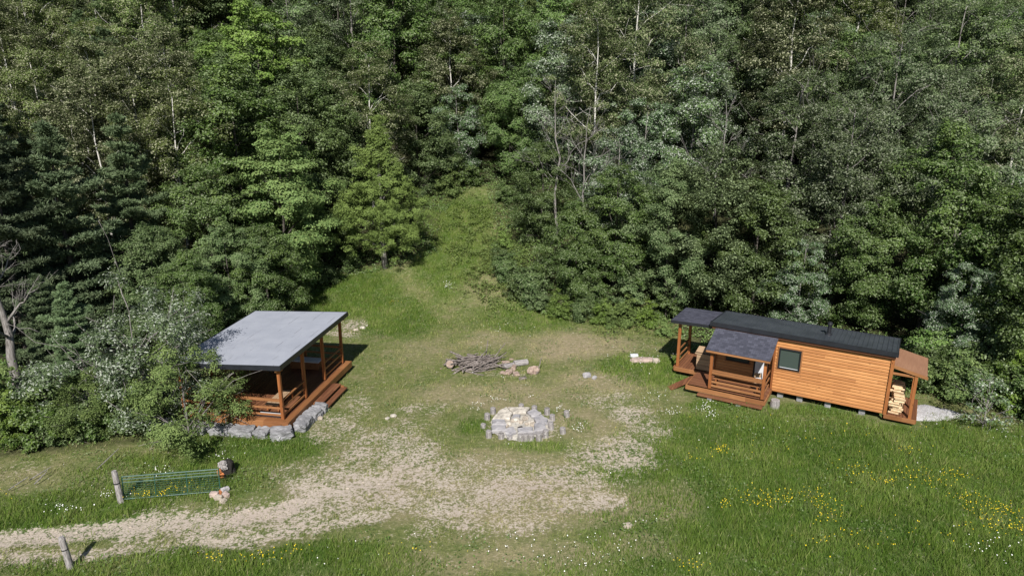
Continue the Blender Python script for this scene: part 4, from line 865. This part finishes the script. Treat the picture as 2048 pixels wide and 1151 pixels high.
def broad(seed, H, zb, Rr, nc, rc, nl, size, prof='round', flat=.85, aspect=.62, trunk_r=.16, fork=False, nlimb=16, upb=.42, gap=.35, leafmat='maple', barkmat='bark', extra_twigs=0, lean=.04, sides=7):
    rg = np.random.default_rng(seed); tr = MB(); cr = MB()
    # trunk line
    n = 9; tz = np.linspace(0, H*.94, n); wob = np.cumsum(rg.normal(0, lean*H/n, (n, 2)), 0); wob[0] = 0
    tp = np.column_stack([wob, tz]); tr.tube(tp, trunk_r*(1-.88*(tz/H)**.9), sides, True)
    def tat(z): i = np.interp(z, tz, np.arange(n)); j = int(min(i, n-2)); return tp[j]+(tp[j+1]-tp[j])*(i-j)
    cs = []
    for i in range(nc):
        f = (i+rg.uniform(0, 1))/nc
        if prof == 'round': pr = math.sin(math.pi*(f*.86+.11))**.55
        elif prof == 'cone': pr = (1-f)**.85*.97+.05
        elif prof == 'cedar': pr = (1-f**2.2)**.8*(.62+.38*math.sin(math.pi*min(1, f*1.5+.1))) if f < .97 else .05
        elif prof == 'column': pr = (math.sin(math.pi*(f*.9+.08))**.5)*.9
        else: pr = math.sin(math.pi*(f*.8+.18))**.8
        a = i*2.39996+rg.normal(0, .35); q = rg.uniform(.12 if i % 3 == 0 else .6, 1.0)**.7
        lob = 1+.30*math.sin(3*a+seed)+.16*math.sin(5*a+2*seed+4*f)
        z = zb+(H-zb)*f; c0 = tat(min(z, H*.94)); r_ = Rr*pr*q*lob
        cs.append((np.array([c0[0]+r_*math.cos(a), c0[1]+r_*math.sin(a), z-.10*r_+rg.normal(0, .45)]), rc*rg.uniform(.55, 1.35)*(.55+.45*pr), f))
    for i in rg.permutation(nc)[:nlimb]:
        c_, r_, f = cs[i]; d = np.hypot(*(c_[:2]-tat(c_[2])[:2])); z0 = max(zb*.75, c_[2]-d*.75-.3); a = tat(z0)
        rt = trunk_r*(1-.85*(z0/H))*.5
        pts = limb(tr, rg, a, c_, max(rt, .018), .010, .15)
        for k2 in range(2):
            q = pts[3]; limb(tr, rg, q, c_+rg.normal(0, r_*.8, 3), max(rt*.35, .01), .006, .1, 4, 4)
    cen = np.array([tp[-1][0]*.5, tp[-1][1]*.5, (zb+H)/2])
    for c_, r_, f in cs:
        if rg.uniform() < gap*.25: continue
        m = max(12, int(nl*(r_/rc)**2)); d = unit(rg.normal(size=(m, 3))); flip = rg.uniform(0, 1, m) < .62; d[:, 2] = np.where(flip, np.abs(d[:, 2]), d[:, 2])
        rad = rg.uniform(0, 1, m)[:, None]**.42; ax = np.array([rg.uniform(.85, 1.3), rg.uniform(.85, 1.3), flat])
        # sub-clumping: pull leaves towards a few sprays
        ks = 13; sp = unit(rg.normal(size=(ks, 3)))*rg.uniform(.55, 1.0, (ks, 1)); sp[:, 2] = np.where(rg.uniform(0, 1, ks) < .6, np.abs(sp[:, 2]), sp[:, 2]); near = sp[rg.integers(0, ks, m)]; d2 = d*rad; d2 = d2*.40+near*.80*rg.uniform(.7, 1.15, (m, 1))
        P = c_+d2*r_*ax
        out = unit(P-cen); N = unit(unit(d2)*.7+out*.35+np.array([0, 0, upb])+rg.normal(0, .32, (m, 3)))
        tint = .26+.30*rg.uniform()+.44*(rg.uniform(0, 1, m)-.4)+.12*f
        add_leaves(cr, rg, P, N, size, aspect, tint)
    for _ in range(extra_twigs):
        c_, r_, f = cs[rg.integers(nc)]; a = c_+rg.normal(0, r_*.4, 3); limb(tr, rg, a, a+unit(c_-cen)*rg.uniform(.5, 1.3)+rg.normal(0, .3, 3)+np.array([0, 0, .4]), .012, .005, .05, 4, 4)
    return tr.mesh('trunk', M[barkmat], smooth=True), cr.mesh('crown', M[leafmat], attrs=True)
def pine(seed, H, zb, Rr, leafmat='pine', tiers=15, nb=7, dens=52):
    rg = np.random.default_rng(seed); tr = MB(); cr = MB(); n = 8; tz = np.linspace(0, H, n); wob = np.cumsum(rg.normal(0, .05, (n, 2)), 0); wob[0] = 0
    tp = np.column_stack([wob, tz]); tr.tube(tp, .19*(1-.92*tz/H), 8)
    for i in range(tiers):
        f = i/(tiers-1); z = zb+(H-zb-.3)*f; L0 = Rr*(1-f**1.5)**.8*(.75+.25*math.sin(i*2.1+seed))+.25
        for j in range(nb):
            a = j*2*math.pi/nb+i*.9+rg.normal(0, .25); L = L0*rg.uniform(.55, 1.12)
            if rg.uniform() < .08: continue
            base = np.array([np.interp(z, tz, tp[:, 0]), np.interp(z, tz, tp[:, 1]), z+rg.normal(0, .12)]); dr = np.array([math.cos(a), math.sin(a), 0])
            up = .12+.35*f+rg.normal(0, .05); tt = np.linspace(0, 1, 6)[:, None]; pts = base+dr*L*tt+np.array([0, 0, 1])*(up*L*tt**1.6-.05*L*tt)
            tr.tube(pts, np.linspace(.045*(1-.6*f), .008, 6), 5)
            ns = max(3, int(L/.22)); sd = np.array([-dr[1], dr[0], 0])
            for s_ in range(ns):
                t_ = .22+.80*(s_+.5)/ns
                for side in (-1, 0, 1):
                    w = (0 if side == 0 else side*(.16+.42*min(1, L/2.5)*math.sin(math.pi*min(1, t_))*rg.uniform(.5, 1.1)))
                    c_ = base+dr*L*t_+sd*w+np.array([0, 0, up*L*t_**1.6-.05*L*t_+rg.normal(.02, .04)])+rg.normal(0, .05, 3)
                    m = dens; d = unit(rg.normal(size=(m, 3))*np.array([1, 1, .55])+np.array([0, 0, .42])+dr*.35); ln = rg.uniform(.10, .24, m)[:, None]
                    p0 = c_+d*ln*.25; p1 = c_+d*ln*1.25; sdv = unit(np.cross(d, rg.normal(size=(m, 3))))*.021
                    V = np.stack([p0-sdv, p0+sdv, p1+sdv*.6, p1-sdv*.6], 1).reshape(-1, 3)
                    cr.add(V, np.arange(m*4).reshape(-1, 4), None, np.repeat(np.clip(.22+.38*rg.uniform()+.25*rg.uniform(0, 1, m)+.12*t_, 0, 1), 4))
    return tr.mesh('trunk', M['bark'], smooth=True), cr.mesh('crown', M[leafmat], attrs=True)
def bare(seed, H, spread=.5, nb=16, m='dead_bark', r=.12):
    rg = np.random.default_rng(seed); tr = MB(); n = 10; tz = np.linspace(0, H, n); wob = np.cumsum(rg.normal(0, .012*H, (n, 2)), 0); wob[0] = 0
    tp = np.column_stack([wob, tz]); tr.tube(tp, r*(1-.93*tz/H), 7)
    tw = MB()
    for i in range(nb):
        f = .32+.62*(i+.5)/nb; z = f*H; b0 = np.array([np.interp(z, tz, tp[:, 0]), np.interp(z, tz, tp[:, 1]), z]); a = i*2.4+rg.normal(0, .3); L = H*spread*(1.1-f)*rg.uniform(.6, 1.2)+.4
        e_ = b0+np.array([math.cos(a)*L, math.sin(a)*L, L*rg.uniform(.45, 1.1)]); pts = limb(tr, rg, b0, e_, r*.42*(1.1-f), .010, .12, 6, 5)
        for k in range(7):
            q = pts[rg.integers(1, 6)]; l2 = L*rg.uniform(.25, .55); e2 = q+unit(e_-b0)*l2*.7+rg.normal(0, l2*.4, 3)+np.array([0, 0, l2*.25]); p2 = limb(tr, rg, q, e2, .013, .006, .1, 4, 4)
            for k3 in range(3):
                q2 = p2[rg.integers(1, 4)]; limb(tw, rg, q2, q2+unit(e2-q)*l2*.4+rg.normal(0, l2*.22, 3), .006, .003, .05, 3, 3)
    return tr.mesh('trunk', M[m], smooth=True), tw.mesh('crown', M[m])

PROTO = {
 'maple_tree': [broad(1, 12.5, 1.6, 3.9, 112, 1.15, 720, .16, leafmat='maple', nlimb=9), broad(2, 14, 2.2, 4.0, 120, 1.15, 720, .16, leafmat='maple', prof='oval', nlimb=9), broad(3, 11, .6, 3.8, 100, 1.15, 720, .155, leafmat='maple', nlimb=8)],
 'bright_maple_tree': [broad(4, 12, 1.4, 3.8, 95, 1.15, 700, .175, leafmat='lime', flat=.6, nlimb=9)],
 'birch_tree': [broad(5, 14, 4.2, 3.0, 105, .95, 600, .125, leafmat='birch', barkmat='birch_bark', nlimb=12, gap=.9, trunk_r=.12, prof='oval'), broad(6, 14.5, 5.2, 3.2, 90, 1.0, 600, .125, leafmat='birch', barkmat='birch_bark', nlimb=14, gap=1.1, trunk_r=.13)],
 'ash_tree': [broad(7, 14, 2.6, 3.8, 110, 1.05, 620, .135, leafmat='ash', nlimb=16, gap=1.0, extra_twigs=40, barkmat='dead_bark', trunk_r=.15), broad(8, 13, 3.0, 3.6, 100, 1.05, 620, .135, leafmat='ash', nlimb=16, gap=1.0, extra_twigs=36, barkmat='dead_bark')],
 'poplar_tree': [broad(9, 11, 1.2, 3.4, 110, 1.0, 560, .15, leafmat='silver', prof='column', nlimb=8, gap=.6, barkmat='dead_bark')],
 'cedar_tree': [broad(10, 9, 1.9, 2.7, 430, .50, 300, .105, prof='cedar', leafmat='cedar', flat=.8, aspect=.4, upb=.2, nlimb=6, trunk_r=.2, barkmat='dead_bark')],
 'pine_tree': [pine(11, 13, 1.2, 3.8), pine(12, 11, .6, 3.5)],
 'bare_tree': [bare(13, 10.5, .34, 11), bare(14, 12, .26, 10, r=.13)],
 'shrub': [broad(15, 2.3, .15, 1.35, 44, .55, 190, .15, leafmat='lime', trunk_r=.03, nlimb=5), broad(16, 2.8, .2, 1.5, 50, .58, 190, .15, leafmat='maple', trunk_r=.035, nlimb=5)],
 'silver_shrub': [broad(17, 3.6, .35, 2.0, 75, .55, 430, .085, leafmat='silver', trunk_r=.05, nlimb=22, gap=.7, extra_twigs=20, aspect=.42, barkmat='dead_bark'),
                  broad(19, 3.6, .35, 2.0, 75, .55, 400, .095, leafmat='lime', trunk_r=.05, nlimb=22, gap=.7, extra_twigs=12, aspect=.42, barkmat='dead_bark')],
}
ncount = {}
def plant(kind, var, x, y, sc=1., rz=0., label='', cat='tree', group=None, sz_=None, sink=.15, tilt=(0, 0)):
    tm, cm = PROTO[kind][var % len(PROTO[kind])]
    e = link(kind, None, None, (x, y, T(x, y)-sink), (tilt[0], tilt[1], rz), (sc, sc, sc*(sz_ or 1)))
    link('trunk', tm, e); link('crown', cm, e)
    tag(e, label, cat, group); ncount[kind] = ncount.get(kind, 0)+1
    return e
TREES = []   # (x, y, radius) for spacing
def hp(kind, var, px, Y, sc, label, rz=None, rad=3.0, **kw):
    x = colx(px, Y); plant(kind, var, x, Y, sc, rr.uniform(0, 6.28) if rz is None else rz, label, **kw); TREES.append((x, Y, rad*sc))
# hand placed, front to back
c_ = gp(772, 533); plant('cedar_tree', 0, c_.x, c_.y-.2, 1.12, .3, 'conical yellow green cedar with pale trunk beside the path mouth'); TREES.append((c_.x, c_.y, 4.0))
HAND = [
 ('pine_tree', 0, 60, 33.5, 1.0, 'tall blue green pine nearest the dead grey tree'), ('pine_tree', 1, 175, 36.0, 1.1, 'spreading pine with layered boughs left of the pavilion'), ('pine_tree', 0, 290, 40.5, .95, 'slender pine rising behind the pavilion roof'),
 ('pine_tree', 1, -40, 37.0, 1.2, 'dark pine cut by the edge behind the dead tree'), ('pine_tree', 1, 120, 31.0, .52, 'low young pine between the weeds and the dead grey tree'), ('pine_tree', 1, 165, 29.5, .52, 'small pine under the silvery bush'), ('pine_tree', 0, 30, 42.5, 1.05, 'pine peeping between the birches high on the slope'),
 ('birch_tree', 0, 235, 46.0, 1.0, 'olive leaved birch with forked white trunk behind the pines'), ('birch_tree', 1, 380, 44.5, .95, 'birch with a thin crooked white trunk above the pavilion'), ('birch_tree', 0, 310, 50.0, 1.05, 'broad olive birch crown topping the left woods'),
 ('maple_tree', 1, 395, 34.5, .42, 'small leafy tree crowding the left roof edge of the pavilion'), ('maple_tree', 2, 330, 36.5, .6, 'dark broad tree between the silvery bush and the pines'), ('maple_tree', 0, 470, 38.0, .5, 'low leafy tree touching the back roof corner of the pavilion'),
 ('maple_tree', 0, 440, 41.5, .72, 'dark maple hugging the back of the pavilion'), ('bright_maple_tree', 0, 575, 44.5, .86, 'bright green tree with layered sunlit boughs above the pavilion'), ('maple_tree', 2, 540, 39.5, .55, 'low maple just behind the pavilion roof'), ('maple_tree', 1, 500, 47.0, 1.0, 'round maple behind the bright layered tree'),
 ('maple_tree', 0, 615, 51.5, .95, 'tall maple left of the cedar'), ('maple_tree', 2, 640, 50.0, .5, 'short dark maple in the shade left of the cedar'), ('birch_tree', 1, 745, 55.0, .9, 'slanting white stemmed birch over the cedar'), ('poplar_tree', 0, 920, 62.0, .72, 'silvery leaved poplar at the top of the path'),
 ('maple_tree', 2, 838, 60.5, .8, 'dark maple closing the path behind the cedar'), ('maple_tree', 0, 900, 66.0, .95, 'rounded maple above the path top'), ('birch_tree', 0, 905, 64.5, .95, 'pale barked birch rising above the path top'),
 ('maple_tree', 2, 1085, 49.5, .62, 'bushy maple overhanging the right bank of the path'), ('maple_tree', 0, 1045, 61.0, .75, 'leafy maple at the path bend'), ('bare_tree', 0, 1140, 46.5, 1.0, 'bare grey tree with fanned twigs in the centre of the woods'), ('bare_tree', 1, 1100, 48.5, .95, 'second bare tree with straight pole trunk left of the fanned one'),
 ('bare_tree', 1, 1430, 47.0, .9, 'thin bare stems among leaves above the side porch'), ('birch_tree', 1, 1185, 55.0, 1.0, 'straight white birch trunk standing by the bare trees'), ('birch_tree', 1, 1255, 60.0, 1.25, 'tallest birch with forked white limbs near the sky gap'), ('birch_tree', 0, 1550, 58.0, 1.25, 'tall white birch stem above the cabin roof'),
 ('poplar_tree', 0, 1235, 47.5, .78, 'bright silvery poplar in front of the white birch'), ('poplar_tree', 0, 1370, 53.0, 1.0, 'pale silvery poplar high on the slope right of centre'), ('maple_tree', 2, 1150, 43.6, .56, 'low maple at the corner of the clearing'), ('maple_tree', 0, 1225, 44.0, .64, 'yellowish pointed maple right of the bare tree'),
 ('maple_tree', 1, 1330, 42.5, .66, 'leafy maple left of the side porch roof'), ('maple_tree', 0, 1420, 42.0, .80, 'broad maple behind the side porch'), ('maple_tree', 2, 1500, 41.0, .76, 'pale green maple directly behind the black roof'), ('ash_tree', 0, 1660, 42.5, .95, 'thin leaved ash with grey limbs behind the chimney'),
 ('ash_tree', 1, 1560, 46.0, 1.0, 'grey green ash with tangled branches above the roof'), ('poplar_tree', 0, 1590, 38.4, .50, 'small silvery tree right behind the roof ridge'), ('maple_tree', 0, 1730, 38.5, .62, 'dark maple over the woodshed end of the roof'), ('ash_tree', 0, 1740, 50.0, 1.05, 'wide ash crown with bare lower limbs on the right slope'),
 ('maple_tree', 1, 1830, 38.0, .85, 'bright edged maple above the woodshed'), ('poplar_tree', 0, 1905, 33.0, .50, 'slender grey green sapling tree beyond the gravel'), ('maple_tree', 2, 1970, 35.0, .8, 'shady maple behind the slender tree'), ('maple_tree', 0, 2060, 31.5, .8, 'maple cut by the edge right of the gravel'), ('ash_tree', 1, 1900, 44.0, .95, 'ash with pale stems in the right woods'), ('birch_tree', 0, 1990, 50.0, 1.05, 'leaning white birch in the upper right woods')]
for h in HAND: hp(*h[:6])
# dead tree at far left
tm, cm = bare(31, 7.6, .30, 8, r=.26); PROTO['bare_tree'].append((tm, cm)); hp('bare_tree', 2, 42, 28.6, 1.05, 'thick forked dead grey tree at the far left edge', rz=2.0)
# silvery bushes over the pavilion corner
plant('silver_shrub', 0, -15.9, 27.8, 1.5, .5, 'silvery leaved bush arching over the pavilion roof corner', 'bush'); plant('silver_shrub', 1, -13.2, 25.7, 1.15, 2.6, 'greener bush reaching across the front railing', 'bush'); plant('silver_shrub', 1, -17.3, 26.2, .8, 4.1, 'low green bush left of the boulders', 'bush')
p = gp(1962, 862); PROTO['sapling'] = [broad(18, 2.6, .5, .8, 30, .36, 42, .11, leafmat='silver', trunk_r=.028, nlimb=18, gap=.8, barkmat='dead_bark')]; plant('sapling', 0, p.x, p.y, 1.0, .4, 'young silvery sapling alone in the grass beyond the gravel', 'sapling', sink=.02)
# shrubs along the edges
SH = [(1075, 622, .5, 1), (1120, 634, .55, 0), (1165, 640, .5, 1), (1205, 646, .5, 0), (1245, 650, .6, 0), (1290, 652, .5, 0), (1330, 640, .6, 1), (1010, 560, .6, 1), (1035, 600, .5, 1), (1008, 500, .55, 0), (1000, 530, .5, 1), (1060, 600, .8, 1), (1010, 405, .6, 1),
      (895, 392, .7, 0), (935, 372, .8, 1), (700, 540, .5, 1), (650, 570, .55, 1), (600, 590, .6, 1), (540, 612, .65, 0), (480, 640, .7, 1), (30, 880, .7, 0), (90, 890, .65, 1), (150, 880, .55, 1), (-30, 870, 1.0, 0), (230, 868, .6, 1), (300, 860, .45, 1), (-10, 830, .8, 1), (100, 835, .7, 1),
      (1850, 775, .7, 1), (1890, 790, .7, 0), (1930, 800, .75, 1), (1975, 800, .7, 1), (2020, 815, .8, 0), (2060, 830, .8, 1), (1860, 745, .8, 1), (1960, 770, .9, 1), (2030, 780, .9, 1), (1600, 640, .6, 1), (1400, 600, .7, 1), (1340, 600, .8, 1), (1260, 615, .7, 1), (1180, 612, .7, 1), (1330, 672, .35, 0), (1220, 655, .3, 0)]
zone = lambda px: ('along the left wood edge' if px < 360 else 'behind the pavilion' if px < 760 else 'beside the grassy path' if px < 1045 else 'at the wood edge left of the cabin' if px < 1420 else 'behind the cabin' if px < 1750 else 'beyond the gravel patch')
for px, py, s, v in SH:
    p = gp(px, py); plant('shrub', v, p.x, p.y, s, rr.uniform(0, 6.28), ('bright green' if v == 0 else 'mid green')+' leafy shrub '+zone(px), 'shrub', 'shrubs '+zone(px), sink=.05)
# the slope filled with trees, kinds drifting with the ground
def tzone(x, y): 
    px = 1024+F_PX*x/(y*CP+(CAMZ-T(x, y))*SP); r_ = 'lower' if y < 58 else ('middle' if y < 76 else 'upper')
    return px, ('on the %s slope %s' % (r_, 'at far left' if px < 330 else 'behind the pavilion' if px < 720 else 'above the grassy path' if px < 1060 else 'behind the bare trees' if px < 1350 else 'behind the cabin' if px < 1750 else 'at far right'))
cand = []
for y in np.arange(33, 112, 4.4):
    sp = 4.8+.02*(y-33)
    for x in np.arange(-.80*y-14, .80*y+14, sp):
        cand.append((x+rr.uniform(-1.5, 1.5)+(sp/2 if int(y/4.4) % 2 else 0), y+rr.uniform(-1.4, 1.4)))
cover = np.zeros((72, 128)); nfill = 0
DESC = {'maple_tree': 'rounded mid green maple', 'bright_maple_tree': 'bright green broadleaf tree', 'birch_tree': 'olive leaved white barked birch', 'ash_tree': 'grey green thin leaved ash', 'poplar_tree': 'silvery leaved poplar', 'pine_tree': 'blue green pine'}
for x, y in sorted(cand, key=lambda c: c[1]):
    if bool(in_poly(x, y, OPEN)) or float(poly_dist(x, y, OPEN)) < (2.9 if -9 < x < 4 else 1.9): continue
    if any((x-a)**2+(y-b)**2 < (1.15*c+.9)**2 for a, b, c in TREES): continue
    a, b = local(x, y, CAB_O, CAB_R)
    if -5.5 < a < 7.5 and -2 < b < 4.6: continue
    a, b = local(x, y, PAV_O, PAV_R)
    if -7.5 < a < 2 and -2 < b < 8.6: continue
    z = T(x, y); px, zn = tzone(x, y)
    n1 = float(fbm(x*.07, y*.07, 61, 2)); u = rr.random()
    if px < 330 and y < 44: kind = 'pine_tree' if u < .6 else 'birch_tree'
    elif px < 430: kind = 'birch_tree' if u < .5 else ('maple_tree' if u < .85 else 'pine_tree')
    elif px < 1080: kind = 'maple_tree' if u < .60 else ('ash_tree' if u < .74 else ('birch_tree' if u < .82 else ('bright_maple_tree' if u < .95 else 'poplar_tree')))
    else: kind = 'maple_tree' if u < .36 else ('ash_tree' if u < .68 else ('birch_tree' if u < .77 else ('poplar_tree' if u < .93 else 'bright_maple_tree')))
    sc = rr.uniform(.74, 1.20)*(1.0+.003*(y-50)); H = 12.5*sc; rad = 3.6*sc
    # leave out trees that others hide completely
    def pj(X_, Y_, Z_): d = Y_*CP+(CAMZ-Z_)*SP; return (1024+F_PX*X_/d)/16, (575.5+F_PX*((CAMZ-Z_)*CP-Y_*SP)/d)/16
    if abs(px-1058) < 1400*rad/(y*CP)+6:      # the treetops dip here and the sky shows
        top = 14.2+y*math.tan(R(5.6))-z-.5
        if H*1.02 > top: sc *= top/(H*1.02)
        if sc < .42: continue
        H = 12.5*sc
    ax, ay = pj(x-rad, y, z+H*.95); bx, by = pj(x+rad, y, z+1.5)
    i0, i1 = max(0, int(ax)), min(128, int(bx)+1); j0, j1 = max(0, int(ay)), min(72, int(by)+1)
    if i1 <= i0 or j1 <= j0: continue
    blk = cover[j0:j1, i0:i1]
    if (blk < 2.8).mean() < .08: continue
    ii0, ii1 = int(i0+(i1-i0)*.15), int(i1-(i1-i0)*.12); jj0, jj1 = int(j0+(j1-j0)*.12), j1
    cover[jj0:jj1, ii0:ii1] += 1.0
    plant(kind, rr.randint(0, 2), x, y, sc, rr.uniform(0, 6.28), DESC[kind]+' '+zn, 'tree', DESC[kind]+' trees '+zn, sz_=rr.uniform(.9, 1.12)); TREES.append((x, y, 1.9)); nfill += 1
print('fill trees', nfill, ncount)
# undergrowth on the forest floor near its edge
n = 260000; x = rng.uniform(-34, 34, n); y = rng.uniform(24, 66, n)
ed = poly_dist(x, y, OPEN); ins = in_poly(x, y, OPEN); k = ((~ins) & (ed < 9) | ins & (ed < .7) & (y > 26)) & (fbm(x*.6, y*.6, 71, 3) > .42) & ~blocked(x, y); x, y, ed = x[k], y[k], ed[k]
z = terr(x, y)+rng.uniform(.02, .75, len(x))*fbm(x*.9, y*.9, 72, 2)*np.clip(.3+ed, .3, 1)
ug = MB(); P = np.stack([x, y, z], 1); N = unit(rng.normal(0, .5, (len(x), 3))+np.array([0, -.2, .9])); add_leaves(ug, rng, P, N, .13, .65, .45+.5*(fbm(x*.8, y*.8, 75, 2)-.5)+.2*rng.uniform(0, 1, len(x)))
tag(link('undergrowth', ug.mesh('undergrowth', M['maple'], attrs=True)), 'leafy green undergrowth on the woodland floor', None, None, 'stuff')
# leafy weeds among the meadow grass
n = 90000; x = rng.uniform(-20, 27, n); y = rng.uniform(16, 56, n); D_ = fields(x, y); k = (fbm(x*.9, y*.9, 91, 3) > .60) & (D_[0] < .3) & (D_[3] < .2) & ~blocked(x, y); x, y, L_ = x[k], y[k], D_[1][k]
z = terr(x, y)+rng.uniform(.03, .22, len(x))*(.5+L_); mw = MB(); add_leaves(mw, rng, np.stack([x, y, z], 1), unit(rng.normal(0, .45, (len(x), 3))+np.array([0, 0, 1.])), .075, .6, .35+.4*rng.uniform(0, 1, len(x)))
tag(link('meadow_weeds', mw.mesh('meadow_weeds', M['maple'], attrs=True)), 'low leafy weeds growing through the grass', None, None, 'stuff')
# broad leaved weeds on the path bank
n = 26000; cs = [gp(950, 480), gp(1000, 560), gp(930, 430), gp(1015, 540), gp(1240, 640), gp(960, 520)]
ci = rng.integers(0, len(cs), n); x = np.array([c.x for c in cs])[ci]+rng.normal(0, 1.3, n); y = np.array([c.y for c in cs])[ci]+rng.normal(0, 2.2, n); k = fbm(x*1.6, y*1.6, 81, 3) > .5; x, y = x[k], y[k]
z = terr(x, y)+rng.uniform(.05, .45, len(x)); wd = MB(); add_leaves(wd, rng, np.stack([x, y, z], 1), unit(rng.normal(0, .4, (len(x), 3))+np.array([0, 0, 1.])), .12, .7, .5+.4*rng.uniform(0, 1, len(x)))
tag(link('bank_weeds', wd.mesh('bank_weeds', M['lime'], attrs=True)), 'bright broad leaved weeds on the bank beside the path', None, None, 'stuff')
